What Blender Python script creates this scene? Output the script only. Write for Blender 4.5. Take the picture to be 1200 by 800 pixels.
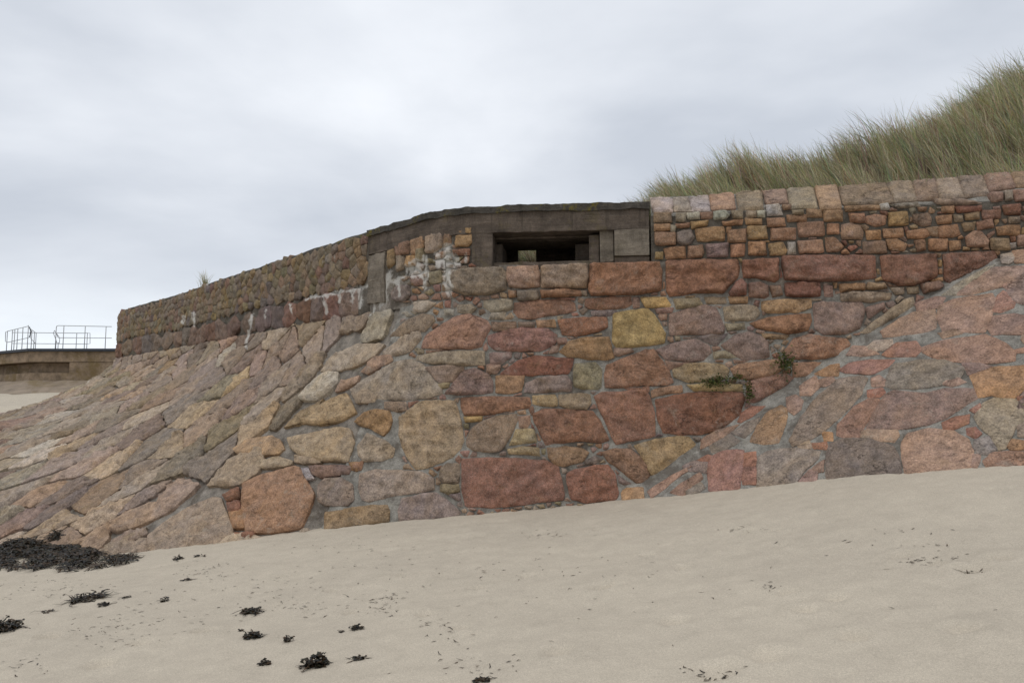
import bpy, bmesh, math, random
import numpy as np
from mathutils import Vector, Matrix, noise
from mathutils.bvhtree import BVHTree
from mathutils.geometry import delaunay_2d_cdt

for o in list(bpy.data.objects): bpy.data.objects.remove(o)
SC = bpy.context.scene
COL = SC.collection
R = math.radians

# ------------------------------------------------------------------ camera
EYE = 1.6
FPX, PITCH = 933.3, math.atan(90 / 933.3)
cam = bpy.data.cameras.new('camera'); cam.sensor_width = 36; cam.lens = FPX / 1200 * 36
cam.clip_start = .05; cam.clip_end = 3000
camo = bpy.data.objects.new('camera', cam); COL.objects.link(camo)
camo.location = (0, 0, EYE); camo.rotation_euler = (math.pi / 2 + PITCH, 0, 0)
SC.camera = camo

# ------------------------------------------------------------------ sky, sun, exposure
SUN_EL, SUN_AZ = R(62), R(205)          # azimuth clockwise from +Y: behind the camera, a little to the left
W = bpy.data.worlds.new('World'); SC.world = W; W.use_nodes = True
nt = W.node_tree; nt.nodes.clear()
def wn(t, **k):
    n = nt.nodes.new(t)
    for a, b in k.items(): setattr(n, a, b)
    return n
def wl(a, b): nt.links.new(a, b)
out = wn('ShaderNodeOutputWorld'); bg = wn('ShaderNodeBackground'); bg.inputs['Strength'].default_value = .1
sky = wn('ShaderNodeTexSky', sky_type='NISHITA', sun_disc=False, sun_elevation=SUN_EL, sun_rotation=SUN_AZ)
tc = wn('ShaderNodeTexCoord')
sep = wn('ShaderNodeSeparateXYZ'); wl(tc.outputs['Generated'], sep.inputs[0])
# cloud deck: project the direction on a flat layer, so that clouds get flatter towards the horizon
add = wn('ShaderNodeMath', operation='ADD'); add.inputs[1].default_value = .22; wl(sep.outputs['Z'], add.inputs[0])
mx = wn('ShaderNodeMath', operation='MAXIMUM'); mx.inputs[1].default_value = .12; wl(add.outputs[0], mx.inputs[0])
dv = wn('ShaderNodeVectorMath', operation='DIVIDE'); wl(tc.outputs['Generated'], dv.inputs[0])
cmb = wn('ShaderNodeCombineXYZ')
for i in range(3): wl(mx.outputs[0], cmb.inputs[i])
wl(cmb.outputs[0], dv.inputs[1])
mp = wn('ShaderNodeMapping'); mp.inputs['Location'].default_value = (3.1, 1.35, 0); mp.inputs['Scale'].default_value = (.75, .9, .6)
wl(dv.outputs[0], mp.inputs[0])
n1 = wn('ShaderNodeTexNoise'); n1.inputs['Scale'].default_value = 1.15; n1.inputs['Detail'].default_value = 6; n1.inputs['Roughness'].default_value = .5
n1.inputs['Distortion'].default_value = .15
wl(mp.outputs[0], n1.inputs['Vector'])
cr = wn('ShaderNodeValToRGB'); e = cr.color_ramp.elements
e[0].position = .27; e[0].color = (.50, .535, .595, 1)
e[1].position = .62; e[1].color = (.83, .855, .895, 1)
# a greyer cloud bank stands some fifteen degrees up all round
zn = wn('ShaderNodeMath', operation='MULTIPLY_ADD'); zn.inputs[1].default_value = .22; wl(n1.outputs['Fac'], zn.inputs[0]); wl(sep.outputs['Z'], zn.inputs[2])
b1 = wn('ShaderNodeMapRange', interpolation_type='SMOOTHSTEP'); b2 = wn('ShaderNodeMapRange', interpolation_type='SMOOTHSTEP')
for b_, v4 in ((b1, (.20, .33, 0., 1.)), (b2, (.40, .60, 1., 0.))):
    for i, v in enumerate(v4): b_.inputs[i + 1].default_value = v
    wl(zn.outputs[0], b_.inputs[0])
bm_ = wn('ShaderNodeMath', operation='MULTIPLY'); wl(b1.outputs[0], bm_.inputs[0]); wl(b2.outputs[0], bm_.inputs[1])
sb_ = wn('ShaderNodeMath', operation='MULTIPLY_ADD'); sb_.inputs[1].default_value = -.14; wl(bm_.outputs[0], sb_.inputs[0]); wl(n1.outputs['Fac'], sb_.inputs[2])
wl(sb_.outputs[0], cr.inputs[0])
# the cloud deck thins out and brightens low down
hz = wn('ShaderNodeMapRange'); hz.interpolation_type = 'SMOOTHSTEP'
for i, v in enumerate((.0, .19, .75, 0.)): hz.inputs[i + 1].default_value = v
wl(sep.outputs['Z'], hz.inputs[0])
mh = wn('ShaderNodeMix', data_type='RGBA'); wl(hz.outputs[0], mh.inputs[0]); wl(cr.outputs[0], mh.inputs[6]); mh.inputs[7].default_value = (.82, .89, .945, 1)
sc = wn('ShaderNodeVectorMath', operation='SCALE'); sc.inputs['Scale'].default_value = 10.9; wl(mh.outputs[2], sc.inputs[0])
mix = wn('ShaderNodeMix', data_type='RGBA'); mix.inputs[0].default_value = .95
wl(sky.outputs[0], mix.inputs[6]); wl(sc.outputs[0], mix.inputs[7])
wl(mix.outputs[2], bg.inputs['Color']); wl(bg.outputs[0], out.inputs[0])

sun = bpy.data.lights.new('sun', 'SUN'); sun.energy = .6; sun.angle = R(40); sun.color = (1, .96, .9)
suno = bpy.data.objects.new('sun', sun); COL.objects.link(suno)
sd = Vector((math.sin(SUN_AZ) * math.cos(SUN_EL), math.cos(SUN_AZ) * math.cos(SUN_EL), math.sin(SUN_EL)))
suno.rotation_euler = (-sd).to_track_quat('-Z', 'Y').to_euler(); suno.location = sd * 40
vs = SC.view_settings; vs.view_transform = 'Standard'; vs.look = 'None'; vs.exposure = .17; vs.gamma = 1; vs.use_curve_mapping = False

# ------------------------------------------------------------------ pixels (1200x800) and rays
ORG = Vector((0, 0, EYE))
FWD = Vector((0, math.cos(PITCH), math.sin(PITCH))); UPV = Vector((0, -math.sin(PITCH), math.cos(PITCH)))
def ray(u, v): return (FWD + Vector(((u - 600) / FPX, 0, 0)) + UPV * ((400 - v) / FPX)).normalized()
def to_px(p):
    d = Vector(p) - ORG; z = d.dot(FWD)
    if z < .05: return (-9999, -9999)
    return (600 + FPX * d.x / z, 400 - FPX * d.dot(UPV) / z)
def at_depth(u, v, y):
    d = ray(u, v); return ORG + d * (y / d.y)
def at_z(u, v, z):
    d = ray(u, v); return ORG + d * ((z - EYE) / d.z)
def lerp(a, b, t): return a + (b - a) * t
def sstep(a, b, x):
    t = min(1, max(0, (x - a) / (b - a))); return t * t * (3 - 2 * t)

# ------------------------------------------------------------------ materials
def new_mat(name):
    m = bpy.data.materials.new(name); m.use_nodes = True
    t = m.node_tree; t.nodes.clear()
    o = t.nodes.new('ShaderNodeOutputMaterial'); b = t.nodes.new('ShaderNodeBsdfPrincipled')
    t.links.new(b.outputs[0], o.inputs[0])
    return m, t, b
class NB:
    def __init__(s, t): s.t = t
    def n(s, ty, ins=None, **k):
        x = s.t.nodes.new(ty)
        for a, b in k.items(): setattr(x, a, b)
        for a, b in (ins or {}).items():
            if hasattr(b, 'links') or isinstance(b, bpy.types.NodeSocket): s.t.links.new(b, x.inputs[a])
            else: x.inputs[a].default_value = b
        return x
    def noise(s, vec, scale, detail=4, rough=.55, dist=0):
        return s.n('ShaderNodeTexNoise', {'Vector': vec, 'Scale': scale, 'Detail': detail, 'Roughness': rough, 'Distortion': dist}).outputs['Fac']
    def rng(s, v, a, b, c=0., d=1.):
        return s.n('ShaderNodeMapRange', {0: v, 1: a, 2: b, 3: c, 4: d}).outputs[0]
    def mix(s, f, a, b, mode='MIX'):
        return s.n('ShaderNodeMix', {0: f, 6: a, 7: b}, data_type='RGBA', blend_type=mode).outputs[2]
    def math(s, op, a, b=0.): return s.n('ShaderNodeMath', {0: a, 1: b}, operation=op).outputs[0]
    def scale(s, col, f): return s.n('ShaderNodeVectorMath', {0: col, 'Scale': f}, operation='SCALE').outputs[0]

def stone_mat(name, lichen=.3, grain=1., olive=.0, rough=.93):
    m, t, b = new_mat(name); N = NB(t)
    pos = t.nodes.new('ShaderNodeNewGeometry').outputs['Position']
    at_ = N.n('ShaderNodeAttribute', attribute_name='col'); col = at_.outputs['Color']; own_ = at_.outputs['Alpha']
    lime = N.n('ShaderNodeAttribute', attribute_name='lime').outputs['Fac']
    big = N.noise(pos, 2.2, 3, .6, .6); mid = N.noise(pos, 9, 5, .62, .4); fine = N.noise(pos, 48, 3, .75); tiny = N.noise(pos, 120, 2, .8)
    c = N.scale(col, N.rng(mid, .3, .7, .62, 1.38))
    c = N.mix(N.rng(big, .42, .72, 0, .45), c, N.mix(1., c, (1.15, .97, .68, 1), 'MULTIPLY'))
    hue = N.noise(N.n('ShaderNodeVectorMath', {0: pos, 1: (7.3, 3.1, 1.7)}, operation='ADD').outputs[0], 4.5, 4, .6)
    c = N.mix(N.rng(hue, .5, .72, 0, .5), c, N.mix(1., c, (.8, .84, .98, 1), 'MULTIPLY'))
    # crystals of the granite: pale and dark specks
    c = N.scale(c, N.rng(fine, .3, .7, 1 - .42 * grain, 1 + .42 * grain))
    c = N.mix(N.math('MULTIPLY', N.rng(tiny, .58, .68, 0, .6 * grain), N.rng(N.math('FRACT', N.math('MULTIPLY', own_, 3.7)), 0., 1., .1, 1.5)), c, (.46, .40, .33, 1))
    # lichen, pale grey and ochre blotches; soot-dark weathering streaks
    l1 = N.math('MULTIPLY', N.rng(N.noise(pos, 5.5, 6, .7, .8), .56, .68, 0, 1), N.rng(fine, .35, .6, .3, 1))
    c = N.mix(N.math('MULTIPLY', l1, N.math('MULTIPLY', N.rng(N.math('FRACT', N.math('MULTIPLY', own_, 7.3)), .3, 1., .1, 2.), lichen)), c, (.34, .305, .255, 1))
    l2 = N.rng(N.noise(N.n('ShaderNodeVectorMath', {0: pos, 1: (1.1, 9.2, 4.4)}, operation='ADD').outputs[0], 3.2, 6, .72, .6), .57, .72, 0, 1)
    c = N.mix(N.math('MULTIPLY', l2, lichen * .8 + olive), c, (.235, .165, .06, 1))
    dk = N.rng(N.noise(pos, 13, 8, .78, .5), .55, .72, 0, .5)
    c = N.mix(N.math('MULTIPLY', dk, N.rng(own_, 0., 1., .15, 1.5)), c, N.scale(c, .4))
    # fracture lines along the bedding
    bed_ = N.n('ShaderNodeVectorMath', {0: pos, 1: (1., 1., 2.6)}, operation='MULTIPLY').outputs[0]
    ck = N.math('ABSOLUTE', N.math('SUBTRACT', N.noise(bed_, 2.6, 6, .62, .9), .5))
    ck = N.math('MULTIPLY', N.rng(ck, 0., .012, 1, 0), N.rng(N.noise(pos, 3.3, 3, .6), .47, .56, 0, 1))
    c = N.mix(N.math('MULTIPLY', ck, .6), c, N.scale(c, .28))
    lm = N.math('MULTIPLY', N.rng(N.math('ADD', lime, N.math('MULTIPLY', N.math('SUBTRACT', N.noise(pos, 9, 6, .75, .5), .5), 2.2)), .35, .8, 0, 1), N.rng(lime, .02, .3, 0, .72))
    c = N.mix(lm, c, (.62, .60, .555, 1))
    t.links.new(c, b.inputs['Base Color']); b.inputs['Roughness'].default_value = rough
    b.inputs['Specular IOR Level'].default_value = .25
    hgt = N.math('ADD', N.math('SUBTRACT', N.math('MULTIPLY', mid, .6), N.math('MULTIPLY', ck, .35)), N.math('ADD', N.math('MULTIPLY', N.noise(pos, 26, 7, .75, .4), .8), N.math('MULTIPLY', tiny, .12)))
    bp = N.n('ShaderNodeBump', {'Strength': N.rng(N.math('FRACT', N.math('MULTIPLY', own_, 5.1)), 0., 1., .45, 1.), 'Distance': .03, 'Height': hgt})
    t.links.new(bp.outputs[0], b.inputs['Normal'])
    return m

def mortar_mat(name, base, moss=.0):
    m, t, b = new_mat(name); N = NB(t)
    pos = t.nodes.new('ShaderNodeNewGeometry').outputs['Position']
    lime = N.n('ShaderNodeAttribute', attribute_name='lime').outputs['Fac']
    a = N.noise(pos, 6, 6, .7, .4); f = N.noise(pos, 60, 4, .7)
    c = N.scale((base[0], base[1], base[2]), N.rng(a, .3, .7, .48, 1.42))
    c = N.scale(c, N.rng(f, .3, .7, .7, 1.3))
    c = N.mix(N.rng(N.noise(pos, 2.5, 6, .7, .5), .49, .62, 0, .75), c, (.1, .082, .065, 1))
    c = N.mix(N.rng(N.noise(pos, 3.7, 6, .7, .5), .58, .7, 0, .3 + moss), c, (.15, .125, .055, 1))
    lm = N.math('MULTIPLY', N.rng(N.math('ADD', lime, N.math('MULTIPLY', N.math('SUBTRACT', N.noise(pos, 9, 6, .75, .5), .5), 2.2)), .35, .8, 0, 1), N.rng(lime, .02, .3, 0, .72))
    c = N.mix(lm, c, (.62, .60, .555, 1))
    t.links.new(c, b.inputs['Base Color']); b.inputs['Roughness'].default_value = .95; b.inputs['Specular IOR Level'].default_value = .2
    bp = N.n('ShaderNodeBump', {'Strength': .9, 'Distance': .025, 'Height': N.math('ADD', N.noise(pos, 24, 6, .75), N.math('MULTIPLY', f, .4))})
    t.links.new(bp.outputs[0], b.inputs['Normal'])
    return m

def plain_mat(name, base, var=.3, scale=12, rough=.85, bump=.4, col2=None, spec=.3):
    m, t, b = new_mat(name); N = NB(t)
    pos = t.nodes.new('ShaderNodeNewGeometry').outputs['Position']
    a = N.noise(pos, scale, 6, .7, .3)
    c = N.scale((base[0], base[1], base[2]), N.rng(a, .3, .7, 1 - var, 1 + var))
    if col2: c = N.mix(N.rng(N.noise(pos, scale * .35, 5, .7, .5), .5, .64, 0, .85), c, (*col2, 1))
    t.links.new(c, b.inputs['Base Color']); b.inputs['Roughness'].default_value = rough; b.inputs['Specular IOR Level'].default_value = spec
    bp = N.n('ShaderNodeBump', {'Strength': bump, 'Distance': .02, 'Height': N.noise(pos, scale * 3, 5, .7)})
    t.links.new(bp.outputs[0], b.inputs['Normal'])
    return m

def concrete_mat(name, base, moss, boards=True):
    m, t, b = new_mat(name); N = NB(t)
    pos = t.nodes.new('ShaderNodeNewGeometry').outputs['Position']
    a = N.noise(pos, 4, 6, .7, .3); f = N.noise(pos, 55, 4, .7)
    sx = N.n('ShaderNodeVectorMath', {0: pos, 1: (1.2, 1.2, 11)}, operation='MULTIPLY').outputs[0]
    st = N.noise(sx, 1.6, 5, .65)
    c = N.scale(base, N.rng(a, .3, .7, .6, 1.4)); c = N.scale(c, N.rng(f, .3, .7, .8, 1.2)); c = N.scale(c, N.rng(st, .3, .7, .75, 1.25))
    dr = N.noise(N.n('ShaderNodeVectorMath', {0: pos, 1: (9, 9, .9)}, operation='MULTIPLY').outputs[0], 1.3, 5, .7)
    c = N.mix(N.rng(dr, .52, .7, 0, .6), c, N.scale(base, .32))
    c = N.mix(N.rng(N.noise(pos, 3.1, 7, .75, .6), .55, .63, 0, moss), c, (.16, .13, .02, 1))
    c = N.mix(N.rng(N.noise(pos, 7, 6, .75, .6), .6, .68, 0, moss * .6), c, (.33, .3, .25, 1))
    t.links.new(c, b.inputs['Base Color']); b.inputs['Roughness'].default_value = .92; b.inputs['Specular IOR Level'].default_value = .25
    bp = N.n('ShaderNodeBump', {'Strength': .8, 'Distance': .03, 'Height': N.math('ADD', N.noise(pos, 18, 6, .75), N.math('MULTIPLY', st, .9 if boards else .1))})
    t.links.new(bp.outputs[0], b.inputs['Normal'])
    return m

def sand_mat():
    m, t, b = new_mat('sand'); N = NB(t)
    pos = t.nodes.new('ShaderNodeNewGeometry').outputs['Position']
    a = N.noise(pos, .5, 5, .6, .5); g = N.noise(pos, 260, 2, .8); g2 = N.noise(pos, 85, 3, .8); s = N.noise(pos, 5, 5, .7, .4)
    c = N.mix(N.rng(a, .35, .65), (.52, .455, .36, 1), (.475, .415, .33, 1))
    c = N.scale(c, N.rng(s, .3, .7, .93, 1.07)); c = N.scale(c, N.rng(g, .25, .75, .66, 1.34)); c = N.scale(c, N.rng(g2, .3, .7, .84, 1.16))
    sp = N.n('ShaderNodeTexVoronoi', {'Vector': pos, 'Scale': 38.}, feature='F1').outputs['Distance']
    c = N.mix(N.math('MULTIPLY', N.rng(sp, .05, .12, 1, 0), N.rng(N.noise(pos, 2.2, 4, .7), .55, .7, 0, .5)), c, (.12, .10, .08, 1))
    t.links.new(c, b.inputs['Base Color']); b.inputs['Roughness'].default_value = .95; b.inputs['Specular IOR Level'].default_value = .2
    hg = N.math('ADD', N.math('MULTIPLY', N.noise(pos, 16, 5, .7, .3), .6), N.math('MULTIPLY', g2, .14))
    bp = N.n('ShaderNodeBump', {'Strength': .55, 'Distance': .02, 'Height': hg})
    t.links.new(bp.outputs[0], b.inputs['Normal'])
    return m

def attr_mat(name, rough=.6, trans=0., spec=.3):
    m, t, b = new_mat(name); N = NB(t)
    pos = t.nodes.new('ShaderNodeNewGeometry').outputs['Position']
    c = N.n('ShaderNodeAttribute', attribute_name='col').outputs['Color']
    c = N.scale(c, N.rng(N.noise(pos, 40, 3, .6), .3, .7, .75, 1.25))
    t.links.new(c, b.inputs['Base Color']); b.inputs['Roughness'].default_value = rough; b.inputs['Specular IOR Level'].default_value = spec
    if trans:
        tl = t.nodes.new('ShaderNodeBsdfTranslucent'); t.links.new(c, tl.inputs[0])
        ms = t.nodes.new('ShaderNodeMixShader'); ms.inputs[0].default_value = trans
        o = [n for n in t.nodes if n.type == 'OUTPUT_MATERIAL'][0]
        t.links.new(b.outputs[0], ms.inputs[1]); t.links.new(tl.outputs[0], ms.inputs[2]); t.links.new(ms.outputs[0], o.inputs[0])
    return m

M = {
    'stone': stone_mat('granite', .3), 'stone_left': stone_mat('weathered_granite', .32, 1., .08), 'stone_old': stone_mat('lichened_rubble', .7, .9, .25),
    'mortar': mortar_mat('grey_mortar', (.29, .272, .238)), 'mortar_left': mortar_mat('worn_mortar', (.26, .23, .195), .1),
    'mortar_dark': mortar_mat('dark_mortar', (.13, .115, .095), .2),
    'concrete': concrete_mat('weathered_concrete', (.108, .085, .067), .14), 'concrete_pale': concrete_mat('pale_board_concrete', (.195, .165, .13), .05),
    'slab': concrete_mat('mossy_concrete', (.07, .062, .052), .75, False),
    'sand': sand_mat(), 'dune': plain_mat('dune_soil', (.13, .105, .065), .35, 8),
    'grass': attr_mat('marram_grass', .7, .25, .2), 'weed': attr_mat('seaweed', .42, 0, .25), 'leaf': attr_mat('leaf', .5, .2),
    'steel': plain_mat('galvanised_steel', (.36, .365, .37), .15, 10, .55, .1),
    'dark_steel': plain_mat('dark_steel', (.04, .045, .055), .15, 10, .6, .1),
    'far_wall': plain_mat('far_masonry', (.23, .17, .115), .5, 3, .9, .6, (.15, .105, .045)),
    'far_slope': plain_mat('far_revetment', (.27, .215, .16), .3, 2.2, .9, .6, (.2, .15, .08)),
    'wood': plain_mat('timber', (.12, .075, .05), .4, 8, .85, .5),
}

# ------------------------------------------------------------------ object helpers
def link(name, me, mat, parent=None):
    o = bpy.data.objects.new(name, me); COL.objects.link(o)
    if mat: me.materials.append(mat)
    o.parent = parent
    return o
def tag(o, label=None, cat=None, group=None, kind=None):
    for k, v in (('label', label), ('category', cat), ('group', group), ('kind', kind)):
        if v: o[k] = v
    return o
def empty(name, loc, label, cat, group=None):
    o = bpy.data.objects.new(name, None); COL.objects.link(o); o.location = loc; o.empty_display_size = .2
    return tag(o, label, cat, group)
CHAR = random.Random(404)            # each stone's own character: grain, pitting, lichen
def mesh_np(name, V, F, smooth=True, col=None, lime=None):
    me = bpy.data.meshes.new(name); me.from_pydata([tuple(v) for v in V], [], F)
    if smooth: me.polygons.foreach_set('use_smooth', np.ones(len(me.polygons), dtype=bool))
    if col is not None:
        c = np.ones((len(V), 4), dtype=np.float32); c[:, :3] = col; c[:, 3] = CHAR.random()
        at = me.attributes.new('col', 'FLOAT_COLOR', 'POINT'); at.data.foreach_set('color', c.ravel())
    if lime is not None:
        at = me.attributes.new('lime', 'FLOAT', 'POINT'); at.data.foreach_set('value', np.asarray(lime, dtype=np.float32))
    me.update(); return me
def child_at(name, V, F, mat, parent, smooth=True, col=None, lime=None, origin=None):
    """mesh given in world coordinates, origin at its own middle, parented keeping place"""
    V = np.asarray(V, float); c = V.mean(0) if origin is None else np.asarray(origin)
    o = link(name, mesh_np(name, V - c, F, smooth, col, lime), mat, parent)
    p = np.array(parent.location) if parent else np.zeros(3)
    q = parent.parent if parent else None
    while q: p = p + np.array(q.location); q = q.parent
    o.location = c - p
    return o

# ------------------------------------------------------------------ lime runs: stains that leached out of the joints (pixel strokes, fixed to the wall)
LIME = [(434,334,404,341,2.5),(404,341,380,348,2),(421,338,423,360,2.6),(413,342,413,356,2),(455,322,450,334,6),(452,330,448,356,5),(444,336,441,352,3),(462,330,470,326,3),
        (474,311,476,322,2.6),(482,308,484,322,3),(488,306,492,324,4.5),(497,304,500,322,4),(524,290,524,318,6),(523,316,525,342,4.5),(514,298,513,312,4),(533,300,534,314,3.5),
        (545,297,546,306,3),(508,304,536,308,3),(571,306,569,302,3),(498,326,501,338,2.5),(466,330,468,345,2.5),
        (295,370,292,392,2),(292,392,287,404,2),(340,358,341,366,1.5),(310,364,311,374,1.5),(226,367,227,382,1.6),(215,370,215,376,1.5),(357,350,417,339,2),(380,348,381,367,2.2),(396,344,397,356,1.6),
        (440,352,433,372,2),(240,330,241,336,1)]
def lime_of(px):
    px = np.asarray(px, float); r = np.zeros(len(px))
    if not len(px) or px[:, 0].min() > 600 or px[:, 1].max() < 270: return r
    px = px + np.array([(noise.noise((x * .13, y * .07, 1)) * 4 + noise.noise((x * .4, y * .2, 5)) * 1.5, noise.noise((x * .13, y * .13, 9)) * 5) for x, y in px])
    for x0, y0, x1, y1, w in LIME:
        a = np.array((x0, y0)); d = np.array((x1 - x0, y1 - y0), float); L = d.dot(d)
        t = np.clip(((px - a) @ d) / L, 0, 1); q = np.hypot(*(px - a - t[:, None] * d).T)
        r = np.maximum(r, np.clip(1.1 - q / (w * 1.55), 0, 1))
    return r

# ------------------------------------------------------------------ the wall's surfaces
Z = lambda h: h + EYE                       # heights below are given from eye level
H_TOP, H_BLK, H_LED = 2.98, 2.14, 1.68
# plan of the wall face from the right end to the far left: x, y, out direction of the slope, run, profile power
PL = [(12.5, 8.92, -.17, -.98, .75, 1), (6.43, 10.0, -.17, -.98, .75, 1), (1.91, 10.8, -.15, -.99, .75, 1), (-.47, 11.04, -.15, -.99, .75, 1),
      (-.96, 11.19, -.3, -.95, .98, 1), (-1.5, 11.69, -.52, -.85, 1.6, 1.1), (-2.12, 12.38, -.66, -.75, 2.6, 1.2), (-2.79, 13.0, -.73, -.68, 3.5, 1.3),
      (-3.78, 14.13, -.75, -.66, 4.2, 1.4), (-4.97, 15.46, -.75, -.66, 5.0, 1.45), (-6.4, 17.07, -.75, -.66, 6.4, 1.5), (-8.23, 19.2, -.76, -.65, 9, 1.6),
      (-9.6, 20.6, -.82, -.57, 11, 1.65), (-10.5, 21.5, -.88, -.47, 12, 1.65), (-11.25, 22.5, -.95, -.3, 12, 1.65), (-11.65, 23.7, -1, -.05, 12, 1.65),
      (-11.75, 25.2, -1, .08, 12, 1.65), (-11.4, 27.5, -.98, .2, 12, 1.65), (-10.6, 30.5, -.97, .26, 12, 1.65)]
PL = np.array(PL)
S_K = np.concatenate([[0], np.cumsum(np.hypot(np.diff(PL[:, 0]), np.diff(PL[:, 1])))])
def _smooth_tab():
    ss = np.arange(0, S_K[-1], .05); T = np.array([np.interp(ss, S_K, PL[:, i]) for i in range(6)]).T
    i0 = int(np.searchsorted(ss, S_K[3]))
    for _ in range(60):                     # round the polyline left of the slit only
        q = T.copy(); q[1:-1] = (T[:-2] + 2 * T[1:-1] + T[2:]) / 4
        T[i0:-1] = q[i0:-1]
    return ss, T
SS, TAB = _smooth_tab()
def plan(s):
    s = min(max(s, 0), SS[-1]); i = min(int(s / .05), len(SS) - 2); t = s / .05 - i
    return TAB[i] * (1 - t) + TAB[i + 1] * t
H_FOOT = -2.3
def slope_pt(s, t):
    x, y, ox, oy, run, p = plan(s); l = math.hypot(ox, oy); g = run * t ** p
    return Vector((x + ox / l * g, y + oy / l * g, Z(lerp(H_LED, H_FOOT, t))))
def wall_nrm(s):
    a, b = plan(s - .1), plan(s + .1); d = Vector((b[0] - a[0], b[1] - a[1], 0)).normalized()
    return Vector((-d.y, d.x, 0)) if Vector((-d.y, d.x, 0)).dot(Vector((a[2], a[3], 0))) > 0 else Vector((d.y, -d.x, 0))
def wall_pt(s, h, off=0.):
    q = plan(s); n = wall_nrm(s); return Vector((q[0], q[1], Z(h))) + n * off
def s_at_px(u, v=None, h=H_TOP):
    best = min(range(len(SS)), key=lambda i: abs(to_px((TAB[i, 0], TAB[i, 1], Z(h)))[0] - u) + (500 if TAB[i, 1] > 22.6 else 0)); return SS[best]
S_R, S_SLIT0, S_SLIT1 = S_K[2], s_at_px(692), s_at_px(576)     # right end of the bunker, slit
S_BL, S_SPLIT = s_at_px(432), s_at_px(470)
COP_H, COP_UP = 2.79, .30

def grid_faces(nu, nv): return [(i * nv + j, (i + 1) * nv + j, (i + 1) * nv + j + 1, i * nv + j + 1) for i in range(nu - 1) for j in range(nv - 1)]
def bvh_of(fn, us, vs):
    V = [fn(u, v) for u in us for v in vs]; return BVHTree.FromPolygons(V, grid_faces(len(us), len(vs)))
B = {}
B['S'] = bvh_of(slope_pt, np.linspace(0, SS[-1], 330), np.linspace(0, 1, 34))
B['L'] = bvh_of(wall_pt, np.linspace(0, SS[-1], 330), np.array((H_LED, H_TOP + .02)))
def cop_pt(s, k): n = wall_nrm(s); return wall_pt(s, COP_H + k * COP_UP) - n * (k * COP_UP)
B['C'] = bvh_of(cop_pt, np.linspace(0, S_R + .05, 60), np.array((0., 1.3)))
def hit(tree, u, v):
    r = tree.ray_cast(ORG, ray(u, v)); return r if r[0] is not None else None
A_ = hit(B['S'], 700, 600)[0]; B_ = hit(B['L'], 1168, 300)[0]; C_ = at_depth(1200, 545, 7.9)
V_N = (B_ - A_).cross(C_ - A_).normalized()
if V_N.z < 0: V_N.negate()
V_D = (Vector((0, 0, -1)) - V_N * V_N.dot(Vector((0, 0, -1)))).normalized()     # steepest way down
V_T = V_D.cross(V_N).normalized()
if V_T.x < 0: V_T.negate()                                                       # level, to the right
V_TOPH = B_.z - EYE - .02
def rev_pt(a, w): # a along the level line from B, w down the slope
    return B_ + V_T * a + V_D * w
B['V'] = bvh_of(rev_pt, np.linspace(-9, 5, 30), np.linspace(0.03, 7, 20))
def cast(u, v, order='SLCV'):
    best = None
    for k in order:
        if k == 'L' and u > 762 and v < 249 - (u - 766) * .0484: continue
        r = hit(B[k], u, v)
        if r and (best is None or r[3] < best[1][3]): best = (k, r)
    return best

# ------------------------------------------------------------------ stones
PAL = {'R': (.19, .098, .068), 'P': (.205, .132, .10), 'O': (.245, .145, .085), 'Y': (.285, .195, .092), 'G': (.195, .158, .10), 'V': (.165, .13, .113),
       'T': (.228, .182, .136), 'W': (.33, .30, .265)}
def colour(code, rnd):
    c = np.mean([PAL[k] for k in code], axis=0)
    return tuple(np.clip(c * rnd.uniform(.86, 1.12) * np.array([rnd.uniform(.95, 1.05), rnd.uniform(.96, 1.04), rnd.uniform(.92, 1.08)]), 0, 1))
def poly_dist(P, pts):
    """distance of pts to the outline P, and inside flags"""
    a = P; b = np.roll(P, -1, 0); d = b - a; L = (d * d).sum(1) + 1e-12
    ap = pts[:, None, :] - a[None]; t = np.clip((ap * d).sum(2) / L, 0, 1)
    q = ap - t[..., None] * d; dist = np.sqrt((q * q).sum(2)).min(1)
    y, x = pts[:, 1][:, None], pts[:, 0][:, None]
    cond = ((a[:, 1] > y) != (b[:, 1] > y)) & (x < (b[:, 0] - a[:, 0]) * (y - a[:, 1]) / (b[:, 1] - a[:, 1] + 1e-15) + a[:, 0])
    return dist, cond.sum(1) % 2 == 1
def chaikin(P, k=.2):
    b = np.roll(P, -1, 0); return np.stack([P * (1 - k) + b * k, P * k + b * (1 - k)], 1).reshape(-1, 2)
def resample(P, sp):
    o = []
    for i in range(len(P)):
        a, b = P[i], P[(i + 1) % len(P)]; n = max(1, int(round(np.hypot(*(b - a)) / sp)))
        for j in range(n): o.append(a + (b - a) * j / n)
    return np.array(o)
def shrink(P, d):
    """move the outline inwards by d (outwards when negative)"""
    a = np.roll(P, 1, 0); b = np.roll(P, -1, 0)
    ar = (P[:, 0] * b[:, 1] - b[:, 0] * P[:, 1]).sum(); sg = 1 if ar > 0 else -1
    e1 = P - a; e2 = b - P; e1 = e1 / (np.hypot(*e1.T)[:, None] + 1e-9); e2 = e2 / (np.hypot(*e2.T)[:, None] + 1e-9)
    n1 = np.stack([-e1[:, 1], e1[:, 0]], 1) * sg; n2 = np.stack([-e2[:, 1], e2[:, 0]], 1) * sg
    m = n1 + n2; m = m / (np.hypot(*m.T)[:, None] + 1e-9); k = np.clip(1 / np.maximum((m * n1).sum(1), .45), 1, 2)
    return P + m * (d * k)[:, None]
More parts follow.
